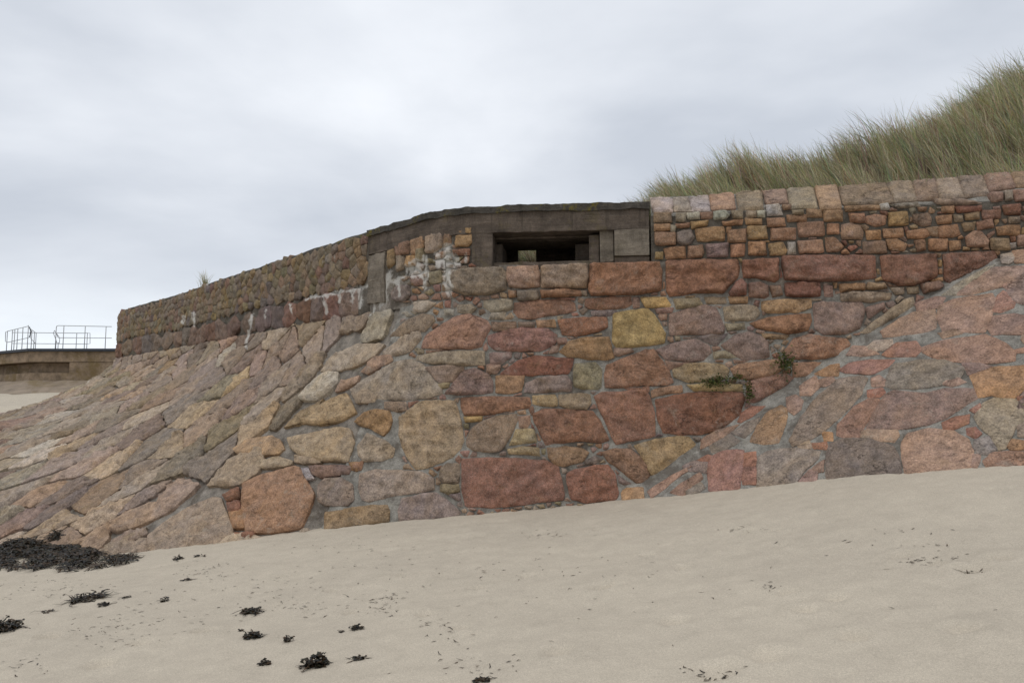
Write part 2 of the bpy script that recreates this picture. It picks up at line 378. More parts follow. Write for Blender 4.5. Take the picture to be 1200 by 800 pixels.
def stone_geo(ring, nrm, rnd, proud=.035, rough=.012, bevel=.035, sp=.045, facets=2, joint=.012, base=-.004, back=.1, edge=.006, tilt=.1, key=None, round_=.055, strata=.6):
    """ring: 3-D outline on the wall surface -> verts (world), faces"""
    ring = np.array([tuple(p) for p in ring]); c = ring.mean(0); n = np.array(nrm); n /= np.linalg.norm(n)
    ex = np.cross((0, 0, 1.), n); ex /= np.linalg.norm(ex) + 1e-9; ey = np.cross(n, ex)
    P = np.stack([(ring - c) @ ex, (ring - c) @ ey], 1)
    if joint: P = shrink(P, joint)
    size = math.sqrt(np.ptp(P[:, 0]) * np.ptp(P[:, 1])) + 1e-6
    sp = min(sp, max(.018, size / 4)); bevel = min(bevel, size * .2)
    P = resample(chaikin(P, round_), sp)
    off = np.array([rnd.uniform(-50, 50) for _ in range(3)])
    P = P + np.array([[noise.noise((x * 9 + off[0], y * 9, off[1])), noise.noise((x * 9, y * 9 + off[0], off[2]))] for x, y in P]) * edge * 2
    lo, hi = P.min(0), P.max(0)
    gx, gy = np.meshgrid(np.arange(lo[0], hi[0], sp), np.arange(lo[1], hi[1], sp * .87)); gx[1::2] += sp / 2
    G = np.stack([gx.ravel(), gy.ravel()], 1); G = G + np.array([[rnd.uniform(-.2, .2), rnd.uniform(-.2, .2)] for _ in G]) * sp
    if len(G):
        d, ins = poly_dist(P, G); G = G[ins & (d > sp * .45)]
    pts = np.vstack([P, G]) if len(G) else P
    nb = len(P)
    res = delaunay_2d_cdt([Vector(p) for p in pts], [], [list(range(nb))], 1, 1e-6)
    v2 = np.array([tuple(v) for v in res[0]]); faces = [list(f) for f in res[2]]; orig = res[3]
    d, _ = poly_dist(P, v2)
    prof = np.clip(d / bevel, 0, 1); prof = np.sqrt(prof * (2 - prof))
    pr = proud * rnd.uniform(.75, 1.25)
    z = base + (pr - base) * prof
    z = z + prof * (v2 @ np.array([rnd.uniform(-tilt, tilt), rnd.uniform(-tilt, tilt)])) * .5
    for _ in range(facets):                  # chisel facets
        a = rnd.uniform(0, 2 * math.pi); g = np.array((math.cos(a), math.sin(a))); e = (v2 @ g); m = e.max()
        cut = rnd.uniform(.1, .8) * m; k = rnd.uniform(.15, .55)
        z = np.minimum(z, np.where(e > cut, np.maximum(pr - (e - cut) * k, base + .003 + (z - base) * .35), z))
    nz = np.array([noise.fractal((x * 4.5 + off[0], y * 4.5 + off[1], off[2]), .9, 2.1, 5) + .6 * noise.ridged_multi_fractal((x * 3 + off[1], y * 3 + off[2], off[0]), .9, 2.2, 4, .9, 1.8) - .7 for x, y in v2])
    sa = rnd.gauss(0, .35); sx, sy = math.cos(sa), math.sin(sa)
    ns = np.array([noise.ridged_multi_fractal(((x * sx + y * sy) * 2 + off[2], (y * sx - x * sy) * 8 + off[0], off[1]), .8, 2.1, 4, .9, 1.6) - 1.0 for x, y in v2])
    z = z + (nz + ns * strata) * rough * (.15 + .85 * prof)
    z = np.maximum(z, base + .016 * prof)
    if key:                                  # follow the wall's own curve
        dn = Vector(-n)
        for i in range(len(v2)):
            p = Vector(c + v2[i, 0] * ex + v2[i, 1] * ey + .6 * n); r = B[key].ray_cast(p, dn, 1.2)
            if r[0] is not None: z[i] += .6 - r[3]
    V = c + v2[:, :1] * ex + v2[:, 1:] * ey + z[:, None] * n
    # outline in order -> skirt into the mortar
    where = {}
    for i, os in enumerate(orig):
        for q in os:
            if q < nb: where[q] = i
    loop = [where[q] for q in range(nb) if q in where]
    k0 = len(V); m = len(loop)
    sk = V[loop] - n * back
    V = np.vstack([V, V[loop], sk])
    ar = sum(P[i, 0] * P[(i + 1) % nb, 1] - P[(i + 1) % nb, 0] * P[i, 1] for i in range(nb))
    for i in range(m):
        j = (i + 1) % m
        if loop[i] == loop[j]: continue
        q = (k0 + j, k0 + i, k0 + m + i, k0 + m + j); faces.append(q if ar > 0 else q[::-1])
    return V, faces

class Joined:
    def __init__(s, tone=1.): s.V, s.F, s.C, s.L, s.n, s.tone = [], [], [], [], 0, tone
    def add(s, V, F, c, l=None):
        c = np.array(c) * s.tone
        s.V.append(V); s.F += [tuple(i + s.n for i in f) for f in F]; s.C.append(np.tile(c, (len(V), 1)) if np.ndim(c) == 1 else c)
        s.L.append(np.zeros(len(V)) if l is None else l); s.n += len(V)
    def build(s, name, mat, parent, kind='stuff'):
        if not s.V: return None
        o = child_at(name, np.vstack(s.V), s.F, mat, parent, True, np.vstack(s.C), np.concatenate(s.L))
        if kind: o['kind'] = kind
        return o
def px_of(V): return np.array([to_px(v) for v in V])
TONE = {}
def put_stone(V, F, col, mat, parent, name='stone'):
    col = np.array(col) * TONE.get(parent.name, 1.)
    px = px_of(V); lime = lime_of(px)
    return child_at(name, V, F, mat, parent, True, np.array(col), lime)

# traced stones. block: x offset, y offset, scale of the enlargement; then colour code and outline
TR = []
def T(ox, oy, k, text):
    for ln in text.strip().splitlines():
        w = ln.split(); p = [float(x) for x in w[1:]]
        TR.append((w[0], [(ox + p[i] / k, oy + p[i + 1] / k) for i in range(0, len(p), 2)]))
T(420, 220, 3.3333, '''
TV 355 322 560 310 575 330 575 395 500 418 420 418 372 402 345 365
OT 581 308 700 305 708 330 705 385 640 392 590 385 580 350
PT 715 303 895 298 899 350 890 388 800 392 715 388
R 905 295 1175 290 1186 320 1180 400 1100 415 1000 420 910 420 898 400
VT 620 402 700 400 705 430 690 440 625 438
OR 710 400 800 396 868 400 870 420 800 425 715 428
O 585 402 615 402 618 425 590 428
PR 610 450 700 438 800 435 845 450 850 480 800 490 680 510 625 508 605 485
TG 490 440 600 435 605 470 580 480 520 485 490 465
T 520 488 575 484 570 515 510 512
R 885 435 1000 425 1065 425 1068 455 1040 470 960 475 900 472 885 460
V 910 482 1000 478 1015 485 980 500 915 498
P 1072 430 1095 428 1098 465 1075 468
OP 385 500 430 493 500 515 518 545 490 590 480 620 430 628 330 630 245 625 260 580 330 530
P 520 525 612 522 615 545 570 562 525 555
PV 625 525 688 525 685 542 628 542
O 695 518 765 515 770 542 700 545
R 780 515 870 505 970 505 975 540 940 560 850 578 795 572
PR 505 580 560 560 640 545 740 550 775 575 768 610 720 635 600 638 530 632 505 605
P 770 585 810 585 815 608 780 612
P 755 615 785 618 780 640 745 645
Y 995 490 1050 480 1130 472 1160 500 1200 570 1195 605 1120 618 1010 625 992 600
GT 230 655 330 640 440 635 490 640 492 690 400 695 280 685 225 670
PV 512 645 600 640 598 660 560 688 515 685
R 555 725 620 675 700 655 840 668 838 690 820 725 720 730 600 735
P 500 692 550 690 555 700 540 725 505 722
TW 215 445 270 440 300 450 260 485 215 485
T 385 460 440 455 460 470 440 488 388 485
WT 335 475 370 475 368 495 335 495
TP 120 580 180 520 250 490 290 500 300 520 260 560 180 575
T 95 640 160 590 240 560 245 590 200 640 150 655 100 655
''')
T(400, 400, 4, '''
T 340 85 385 110 420 165 465 215 470 245 400 265 290 275 180 270 60 250 40 225 100 180 170 140 240 100 300 85
PV 385 120 480 112 570 115 572 135 520 190 455 192 430 160
G 450 198 505 195 500 215 460 220
PV 485 245 530 190 570 140 620 125 690 150 710 185 708 235 640 245 540 250
P 680 115 745 108 740 135 700 150 680 140
O 725 160 860 158 855 195 845 230 800 243 725 240
TV 865 195 950 165 1060 160 1080 190 1078 230 1000 235 920 240 858 235
RO 560 265 700 258 880 262 888 290 880 310 780 325 680 345 575 345 562 310
Y 575 352 660 352 655 372 580 378
YG 895 255 1000 250 1012 270 1010 300 960 305 900 292
G 1022 250 1120 240 1165 250 1170 290 1150 318 1080 315 1022 300
YT 365 280 530 278 540 300 560 390 575 465 560 500 520 540 470 565 400 590 350 600 320 560 285 500 270 420 275 360 310 330
PT 585 460 610 410 650 378 740 347 820 340 825 370 790 450 750 510 700 520 620 510 590 490
OT 830 350 880 348 885 380 870 405 835 400
YT 820 410 900 412 915 470 850 480 790 485 800 460
OG 780 505 850 492 925 500 930 535 860 530 785 525
R 565 550 700 545 850 548 960 560 1020 590 1030 640 1045 720 1040 740 950 750 800 770 700 780 580 770 565 700
T 85 620 150 600 300 605 370 610 430 640 435 690 380 705 250 720 130 750 95 740 80 680
GV 465 590 500 570 550 572 555 625 550 660 480 665 460 640
G 465 670 550 668 552 705 500 713 465 700
VT 280 740 380 712 440 707 490 740 540 780 560 800 545 830 400 840 270 840 265 790
V 500 718 555 708 560 740 540 745
OG 0 790 100 770 215 765 225 790 220 840 100 870 0 880 -80 890 -80 800
O 40 570 100 562 90 600 60 605
''')
T(200, 400, 4, '''
OY 860 375 900 335 960 315 1025 325 1038 370 1020 410 995 440 940 410 880 390
TY 545 450 640 430 780 400 840 410 862 470 840 530 830 560 700 555 600 530 560 500
T 875 490 920 430 1000 460 1050 500 1040 540 980 560 900 560 880 530
OT 580 530 690 545 700 565 620 570 580 560
OP 335 660 430 620 580 582 602 590 640 660 670 710 665 740 640 800 610 870 480 895 350 890 330 780
PV 650 580 820 580 850 590 830 620 700 632 660 620
O 835 565 890 565 890 590 870 605 845 600
W 612 592 640 592 668 640 640 645 620 615
GV 690 670 720 640 800 640 850 670 858 740 830 765 720 765 690 745
R 240 720 315 680 322 730 260 745
R 260 755 322 742 325 790 270 790
YO 610 380 640 340 720 280 820 240 840 270 865 330 800 370 700 385
TG 845 240 930 220 970 260 950 285 870 285
PT 1000 282 1100 282 1105 320 1060 330 1000 310
WT 590 260 650 200 720 150 785 140 780 190 730 240 680 275 610 270
PO 770 235 790 190 880 160 870 190 810 225
T 700 140 760 70 870 10 1000 10 960 60 880 110 790 135
OT 890 140 960 70 1030 60 1040 90 980 120 920 150
YO 290 500 350 460 470 440 510 460 530 500 500 525 400 530 310 525
YT 380 570 500 537 570 560 560 575 470 590 390 590
''')
T(0, 500, 4, '''
O 1070 395 1140 390 1140 470 1090 470
R 1095 495 1190 490 1190 540 1100 550
PV 690 510 760 450 870 380 1000 325 1035 335 1060 400 1085 450 1095 540 1000 560 850 590 710 610 690 570
OP 500 450 600 390 720 350 790 365 760 410 650 460 540 490 500 480
PV 520 530 600 490 680 475 690 495 620 530 540 550
TP 500 590 560 555 640 535 690 520 695 590 600 610 510 610
''')
T(600, 380, 4, '''
O 225 130 265 78 330 62 455 58 465 100 478 155 450 165 370 165 260 150
OR 435 235 445 190 520 160 620 120 665 120 700 165 735 215 755 270 730 283 620 285 500 295 438 295
P 480 112 560 112 570 125 500 148 478 145
G 290 185 390 178 420 210 420 290 400 305 330 305 290 290
PV 675 120 750 90 860 67 920 97 935 130 900 165 840 175 720 165
V 865 60 950 45 1010 45 960 100 925 90
PV 980 100 1040 52 1110 32 1180 60 1200 80 1205 150 1150 165 1080 165 1020 130
GT 945 132 1000 122 1050 155 950 160
OG 755 210 800 187 900 178 990 187 1018 215 1010 250 930 265 830 270 760 245
PO 1024 207 1060 187 1200 168 1280 162 1290 200 1220 240 1110 260 1047 250
P 715 172 830 180 800 190 740 213
YG 820 282 900 277 1000 277 1080 282 1080 310 1000 312 850 308
R 385 335 420 317 500 317 625 302 650 350 668 420 672 520 640 530 490 560 470 530 430 440 400 380
R 530 300 640 291 640 313 560 313
O 652 312 700 297 795 285 800 315 720 325 655 340
R 672 352 760 332 880 317 1080 317 1090 340 1070 420 1030 460 980 490 880 518 800 516 710 508 682 440
RP 1100 272 1200 237 1280 227 1320 250 1280 290 1200 330 1140 368 1097 363
R 1062 453 1080 412 1120 387 1178 387 1120 430 1072 456
R 95 420 140 397 250 397 380 407 410 450 455 540 420 553 300 545 160 563 130 510 105 460
OP 165 580 250 572 330 582 358 600 330 640 250 665 200 658 170 620
V 340 635 390 617 423 632 380 655 340 658
R 257 700 290 682 380 662 450 657 480 700 500 790 490 820 350 835 280 820 258 750
O 420 600 480 582 555 582 600 620 640 670 658 738 600 753 550 720 490 670 450 640
YP 572 567 680 537 780 522 830 527 868 570 858 600 800 648 700 718 662 733 640 690 602 612
V 492 702 556 745 520 750 500 740
O 515 770 610 767 615 815 520 825
P 640 780 760 705 850 658 890 652 800 695 700 775 655 810
P 890 540 960 497 1060 472 1000 520 930 558 890 578
V 930 570 1020 517 1063 545 1000 588 940 598
V 1030 507 1110 457 1153 442 1130 490 1090 528
PR 930 622 1000 592 1080 592 1082 650 1060 780 980 795 925 770 920 680
R 1090 605 1140 598 1140 663 1088 665
R 1088 672 1138 672 1138 745 1085 745
V 805 665 850 642 910 647 910 690 830 682
R 865 640 920 612 938 617 928 638
P 750 785 800 742 880 697 890 720 840 765 800 805
V 812 785 880 742 900 765 850 800
''')
T(900, 380, 4, '''
O 75 130 120 67 190 47 260 57 370 67 390 100 340 150 250 162 150 160 85 155
OR 120 182 200 177 288 182 250 215 180 248 120 245
O 225 230 290 192 330 187 325 238 260 240
P 150 290 220 243 240 290 200 328 155 330
P 242 262 300 247 313 265 270 285 242 285
P 92 342 130 332 158 360 150 398 120 418 95 400
OP -80 545 -50 480 0 410 60 382 86 397 83 450 60 520 43 553 -20 558
VG 105 540 150 450 220 352 330 257 440 242 458 252 430 330 350 420 270 490 180 548 120 568
P 327 520 332 470 400 392 480 347 518 352 498 400 450 470 428 523 360 528
R 472 312 530 302 543 320 520 338 472 338
P 487 252 520 242 548 262 543 288 492 288
PR 340 212 380 183 480 168 588 168 560 200 490 228 360 223
PV 467 480 500 412 552 332 590 313 740 327 830 303 958 303 973 345 920 378 830 438 740 468 610 488 500 488
V 553 288 562 242 592 188 720 168 830 168 918 207 898 245 800 283 680 298 580 298
P 812 275 890 252 918 270 860 288
VP 918 183 1000 187 1043 197 1010 218 940 233
P 722 112 800 82 930 62 1020 48 1100 87 1158 132 1150 168 1040 178 870 173 770 150 732 130
PR 542 140 600 88 688 82 718 115 688 148 562 148
T 462 110 500 78 578 72 583 90 540 118 490 123
P 372 140 400 103 458 107 518 138 440 148
O 952 240 1050 203 1260 193 1260 240 1158 338 1100 343 1050 328 987 338 972 290
R 1172 340 1250 332 1250 365 1172 363
TV 972 430 1012 372 1060 348 1150 352 1238 382 1220 420 1150 490 1110 578 1087 583 1050 520 992 470
R 822 460 860 442 938 427 933 460 870 488 827 488
R 937 490 970 487 993 510 970 528 937 513
R 957 400 990 377 1003 395 970 408
V 967 570 972 542 1030 527 1048 560 1068 585 1020 608 982 598
P 1017 640 1050 603 1130 598 1230 603 1230 680 1100 685 1032 675
O 1127 570 1152 542 1220 552 1220 580 1140 583
VP 1172 480 1230 440 1260 540 1182 522
PO 632 550 662 512 750 492 870 502 928 540 958 590 943 700 800 712 652 725 637 640
V 277 740 277 622 292 562 350 537 470 537 588 577 608 620 623 720 500 732 400 740
V 0 597 50 587 130 582 238 597 233 625 160 688 110 760 0 765 -48 760 -46 622
P 130 760 198 682 228 692 225 740 150 765
P 212 672 258 643 253 685 220 690
TP 442 502 480 492 600 497 608 520 590 548 500 538 442 525
R 207 560 270 552 273 583 220 578
O 262 507 298 512 298 543 267 543
T 147 570 190 547 203 575 160 583
P 952 660 962 612 988 612 988 640 972 680
''')
T(700, 200, 4, '''
TW 252 127 290 127 350 132 350 190 262 190
WT 358 127 424 127 438 188 362 188
WT 433 127 520 119 526 186 446 188
OT 526 116 635 107 646 174 540 183
T 653 106 768 99 776 179 665 181
PT 780 97 880 89 893 152 790 152
T 891 86 1010 79 1030 171 908 176
OT 1020 77 1120 71 1143 174 1050 177
TP 266 197 345 197 350 240 268 240
O 268 252 340 250 342 275 270 280
T 345 255 370 260 360 290 345 285
OR 272 290 365 290 365 345 275 345
V 375 290 400 278 440 280 452 310 440 340 400 350 375 330
Y 275 385 305 380 305 412 275 410
OR 315 365 410 355 412 408 320 411
OR 425 355 490 350 500 380 490 406 425 406
VP 510 345 612 338 612 400 515 403
O 625 348 690 345 690 398 628 400
O 710 335 785 335 790 393 712 395
YO 805 345 870 335 888 370 880 395 810 395
WV 895 335 925 335 930 390 895 390
OP 940 330 1050 325 1060 380 950 387
O 1070 315 1110 310 1155 355 1130 377 1080 377
T 370 200 412 198 412 240 372 235
W 420 198 478 195 480 225 425 225
P 485 198 540 195 538 222 487 225
W 545 192 600 187 620 210 600 225 550 225
T 630 190 680 187 682 220 640 222
T 698 192 740 192 742 215 700 218
W 752 190 785 187 785 215 755 215
W 792 162 850 159 868 205 800 208
O 370 250 430 245 430 262 375 265
OY 440 240 520 235 515 255 445 270
OY 460 275 590 262 598 325 470 330
OP 612 280 695 275 695 335 612 335
O 585 240 680 230 678 250 590 255
OY 695 225 770 225 770 250 698 250
YO 705 262 790 258 798 318 708 320
O 800 225 878 222 880 258 800 260
OP 815 272 930 268 930 320 815 325
O 890 210 980 210 980 235 895 238
OP 940 245 1060 240 1065 300 945 310
O 1080 250 1130 248 1135 292 1082 295
TO 985 182 1050 182 1050 215 985 215
T 915 187 965 184 968 203 918 205
O 1060 187 1150 187 1150 235 1065 235
TO 1145 255 1200 245 1200 315 1150 310
P 872 162 905 159 905 180 875 182
R 322 422 500 417 658 417 666 450 658 500 610 548 590 573 450 573 340 588 327 560
R 682 420 848 412 850 505 830 520 740 500 685 500
R 617 570 650 522 680 508 698 530 698 580 660 587 622 585
RP 710 530 760 522 798 540 803 585 780 598 712 590
P 812 540 858 537 866 580 820 593
R 882 527 1043 522 1048 560 1040 588 950 590 887 585
P 1060 537 1100 537 1103 588 1067 588
Y 202 592 320 592 343 630 338 638 222 638
G 357 602 478 597 493 625 440 640 372 648
OT 502 594 598 592 603 620 560 625 512 622
O 617 590 703 590 703 618 622 620
GT 592 640 700 627 748 637 763 665 740 698 650 703 597 693
YO 772 612 900 602 1003 602 1003 640 940 663 800 666 772 650
PV 337 675 420 647 510 630 558 642 598 740 590 763 470 768 340 768
P 272 647 358 642 350 663 282 666
RO 717 715 800 687 998 667 1006 700 985 748 900 763 800 748 742 733
G 597 717 688 712 693 740 610 748
OG 772 762 898 770 880 788 782 785
''')
T(900, 200, 4, '''
PT 332 77 550 57 588 150 356 158
T 562 57 670 52 697 138 596 146
PT 682 51 780 42 799 130 701 137
T 792 41 885 33 918 124 806 130
T 893 32 1005 27 1038 114 926 124
P 1017 19 1130 13 1158 75 1032 95
OT 1142 12 1240 8 1260 72 1167 75
R 67 402 200 397 500 397 503 500 400 513 200 518 80 508 67 450
R 527 402 650 394 788 390 793 490 770 508 690 533 620 538 540 508
R 822 392 900 384 1058 380 1072 410 1040 440 970 470 852 528 832 508
O 332 532 453 530 453 558 340 568
TG 342 577 450 567 578 572 573 600 480 613 345 608
GO 470 527 545 527 558 550 500 560 467 555
G 652 547 703 542 708 570 657 572
P 717 532 800 517 828 540 800 558 732 573
T 572 547 638 547 638 573 600 578
VP 217 622 260 614 438 617 458 650 448 690 430 738 370 763 260 768 222 740 214 680
PV 462 642 543 617 548 640 480 688 467 688
TP 432 758 520 692 640 602 680 592 686 640 560 708 480 762
T 822 580 900 522 1010 462 1056 444 1000 500 930 538 880 583
VP 884 582 962 512 1062 454 1250 448 1250 500 1080 543 960 580
P 1092 532 1250 492 1250 580 1150 568
PR 1082 582 1102 567 1158 610 1148 640 1090 663 1052 658
P 802 632 880 602 1048 577 1068 620 1040 688 1010 756 822 753 797 690
P 692 622 790 592 828 597 800 638 702 653
P 622 692 680 667 778 652 783 738 720 758 542 778 532 752
PV 1032 732 1062 683 1150 673 1250 693 1250 760 1100 763 1052 768
P 802 762 900 737 908 760 822 783
T 1092 397 1140 387 1158 410 1130 433 1102 430
P 1152 377 1240 367 1240 428 1162 428
O 360 167 520 162 525 180 365 190
W 527 158 560 153 568 180 532 180
T 577 158 700 148 710 165 600 175
T 782 135 920 133 1000 150 940 160 790 155
P 1047 102 1100 99 1100 140 1052 145
T 1112 97 1145 92 1148 135 1117 140
P 1152 92 1250 87 1250 140 1162 140
O 380 200 450 200 455 240 390 240
O 460 215 500 205 555 215 550 250 500 260 465 245
YO 565 200 650 190 655 250 570 255
P 680 205 750 198 765 225 760 255 720 260 685 240
RO 790 215 860 205 860 245 800 250
T 870 210 910 208 915 235 875 238
O 815 170 870 165 870 195 820 195
R 880 170 1000 164 1000 185 890 195
OG 925 205 990 195 990 225 930 230
R 1005 190 1090 185 1090 220 1010 225
R 1100 162 1180 157 1185 205 1110 205
OP 980 240 1050 228 1060 265 985 275
O 1070 265 1180 255 1180 300 1080 300
T 1130 215 1180 215 1180 240 1135 245
TO 345 290 370 250 430 255 445 285 440 320 350 318
O 460 282 525 278 528 320 465 320
O 540 275 630 270 632 310 545 312
O 648 285 740 275 760 300 720 318 655 315
O 800 262 885 252 900 295 870 310 805 312
O 745 270 795 265 795 305 770 305
P 445 335 550 332 555 385 450 387
O 555 325 600 320 650 345 640 375 570 365
O 690 330 735 325 738 370 700 375
O 755 322 840 320 842 373 760 373
O 850 330 900 328 905 365 855 370
OP 930 310 960 285 1000 285 1035 330 1030 355 940 355
OG 1045 320 1130 318 1135 368 1050 368
W 1140 345 1160 340 1160 363 1140 363
P 1170 305 1240 300 1240 355 1175 350
OG 910 250 970 240 965 275 925 280
''')
T(420, 225, 6.6667, '''
OP 285 410 400 378 405 440 390 480 300 490 285 470
O 410 375 510 345 505 420 490 480 415 495
TP 522 342 640 318 655 332 650 430 600 468 522 470
OP 667 322 720 312 720 400 667 430
OY 760 342 880 335 890 390 850 420 760 425
OY 833 278 885 276 885 322 837 322
RO 740 450 865 446 865 493 740 493
YG 228 455 278 442 280 560 234 600
YO 370 500 445 495 445 570 370 580
O 610 482 680 462 660 510 602 520
G 458 440 503 440 508 540 462 540
V 607 540 670 535 670 598 612 598
RV 752 560 795 560 795 590 757 590
TG 540 632 640 612 645 700 565 720
P 412 662 500 642 512 720 425 732
GV 292 500 355 498 355 600 300 620
TV 300 725 395 735 400 800 360 850 280 850 250 790
''')

BUNKER_POLY = [(430, 240), (766, 225), (768, 303), (430, 352)]

# ------------------------------------------------------------------ the things the masonry belongs to
sea_wall = empty('sea_wall', (1.5, 10.2, .3), 'steep wall of large red granite rubble below the bunker slit', 'wall')
rev_left = empty('stone_revetment', (-5.5, 13, 0), 'long weathered ochre and mauve stone slope curving away to the left', 'revetment')
rev_right = empty('stone_revetment', (4.5, 8.5, 0), 'smooth pinkish stone slope with flush grey mortar rising at the right edge', 'revetment')
par_left = empty('parapet_wall', (-6, 16.8, 3.3), 'dark lichen covered rubble parapet curving along the top of the left slope', 'wall')
par_right = empty('parapet_wall', (4.2, 10.4, 3.3), 'orange rubble parapet with pale slanted coping stones below the dune grass', 'wall')
bunker = empty('bunker', (-.2, 11.3, 3.4), 'dark concrete bunker with observation slit and mossy roof set into the wall', 'bunker')

# each stretch of the wall was built with stone of its own tone
TONE.update({sea_wall.name: 1.3, rev_left.name: 1.5, rev_right.name: 1.55, par_left.name: .92, par_right.name: 1.25, bunker.name: 1.2})

# ------------------------------------------------------------------ mortar beds
def bed(name, fn, us, vs, mat, parent, amp=.012, rec=.02):
    V = [fn(u, v) for u in us for v in vs]; V = np.array([tuple(p) for p in V]); F = grid_faces(len(us), len(vs))
    Gd = V.reshape(len(us), len(vs), 3); du = np.gradient(Gd, axis=0); dw = np.gradient(Gd, axis=1)
    n = np.cross(du, dw).reshape(-1, 3); n /= np.linalg.norm(n, axis=1)[:, None] + 1e-12
    mid = V.mean(0)
    if (n[len(n) // 2] @ (np.array(ORG) - V[len(n) // 2])) < 0: n = -n; F = [f[::-1] for f in F]
    d = np.array([noise.fractal(Vector(p) * 3.1, .9, 2.1, 4) * amp * 1.3 + noise.noise(Vector(p) * 11) * amp * .7 for p in V]) - rec
    d = d - np.array([max(0, noise.fractal(Vector(p) * 2.3 + Vector((5, 9, 2)), .8, 2.3, 4) - .12) for p in V]) * amp * 3.2
    V = V + n * d[:, None]
    return child_at(name, V, F, mat, parent, True, None, lime_of(px_of(V)))
bed('mortar_bed', slope_pt, np.arange(1.5, S_SPLIT + .01, .05), np.linspace(0, 1, 80), M['mortar'], sea_wall, .012, .014)
bed('mortar_bed', slope_pt, np.arange(S_SPLIT, SS[-1], .08), np.linspace(0, 1, 64), M['mortar_left'], rev_left, .02, .055)
bed('mortar_bed', rev_pt, np.linspace(-7.5, 4.5, 220), np.linspace(0.03, 6, 110), M['mortar'], rev_right, .006, .004)
bed('course_bed', wall_pt, np.arange(1.5, S_SPLIT, .06), np.linspace(H_LED - .03, H_BLK, 9), M['mortar_left'], sea_wall)
bed('mortar_bed', wall_pt, np.arange(1.5, S_R + .02, .05), np.linspace(H_BLK, COP_H, 14), M['mortar_dark'], par_right)
bed('coping_bed', cop_pt, np.arange(1.5, S_R + .02, .06), np.linspace(0, 1.25, 9), M['mortar'], par_right)
bed('mortar_bed', wall_pt, np.arange(S_BL, SS[-1], .07), np.linspace(H_LED - .03, H_TOP - .06, 20), M['mortar_dark'], par_left, .025)
bed('masonry_bed', wall_pt, np.arange(s_at_px(556), S_BL, .05), np.linspace(H_BLK - .02, H_TOP - .25, 14), M['mortar_dark'], bunker)
bed('course_bed', wall_pt, np.arange(S_SPLIT, S_BL + .02, .06), np.linspace(H_LED - .03, H_BLK, 9), M['mortar_left'], rev_left)
# level ledge behind the top of the right slope
lv = [B_ + V_T * a for a in np.linspace(0, 4.4, 12)]; lw = []
for p in lv:
    k = (p.x - 1.91) / (12.5 - 1.91); lw.append(Vector((p.x + .15, lerp(10.8, 8.92, k) + .05, p.z + .02)))
Vl = [tuple(p + Vector((0, 0, -.025))) for p in lv] + [tuple(p + Vector((0, 0, -.02))) for p in lw]
child_at('ledge', Vl, [(i, i + 1, 13 + i, 12 + i) for i in range(11)], M['mortar'], rev_right)

# ------------------------------------------------------------------ traced stones on the surfaces, with an occupancy raster so that nothing overlaps
OCC = np.zeros((860, 1330), dtype=bool); OX, OY = 60, 20
def raster(P, grow=0):
    P = np.array(P); c = P.mean(0)
    if grow: d = P - c; l = np.hypot(*d.T)[:, None]; P = c + d * (1 + grow / np.maximum(l, 1))
    x0, y0 = np.floor(P.min(0)).astype(int); x1, y1 = np.ceil(P.max(0)).astype(int)
    x0, y0, x1, y1 = max(x0, -OX), max(y0, -OY), min(x1, 1330 - OX - 1), min(y1, 860 - OY - 1)
    if x1 <= x0 or y1 <= y0: return None
    gx, gy = np.meshgrid(np.arange(x0, x1 + 1), np.arange(y0, y1 + 1))
    _, ins = poly_dist(P, np.stack([gx.ravel(), gy.ravel()], 1).astype(float))
    return (gy.ravel()[ins] + OY, gx.ravel()[ins] + OX)
def project_poly(key, P, ctr):
    r = hit(B[key], *ctr); n = r[1]
    if n.dot(ray(*ctr)) > 0: n = -n
    out = []
    for u, v in P:
        d = ray(u, v); q = hit(B[key], u, v)
        t = (r[0] - ORG).dot(n) / d.dot(n); pl = ORG + d * t
        out.append(q[0] if q and (q[0] - r[0]).length < 2.5 and abs((q[0] - r[0]).dot(n)) < .25 else pl)
    # plane through the outline
    m = sum(out, Vector()) / len(out); nn = Vector()
    for i in range(len(out)): nn += (out[i] - m).cross(out[(i + 1) % len(out)] - m)
    nn.normalize()
    if nn.dot(ray(*ctr)) > 0: nn.negate()
    return out, nn
STY = {'S': dict(proud=.042, rough=.026, bevel=.014, facets=3, joint=-.008, sp=.03, tilt=.14), 'V': dict(proud=.012, rough=.010, bevel=.014, facets=1, joint=-.02, tilt=.02, sp=.03, base=.0),
       'L': dict(proud=.04, rough=.014, bevel=.02, facets=1, joint=-.01, sp=.025), 'C': dict(proud=.03, rough=.006, bevel=.012, facets=0, joint=-.014, tilt=.02, sp=.03, round_=.04, edge=.003, strata=0)}
rnd = random.Random(11)
def owner(key, u, v, P3):
    if key == 'V': return rev_right, M['stone']
    if key == 'C': return par_right, M['stone']
    if key == 'S':
        return (rev_left, M['stone_left']) if u < 440 and not (v > 545 and u > 255) and not (u > 415 and v > 455) else (sea_wall, M['stone'])
    if u > 766 and v < 302: return par_right, M['stone']
    if v < 303 or (u < 545 and v < 345 and u > 430): return bunker, M['stone_old']
    return sea_wall, M['stone']
def surface_of(u, v):
    r = cast(u, v); return r[0] if r else None
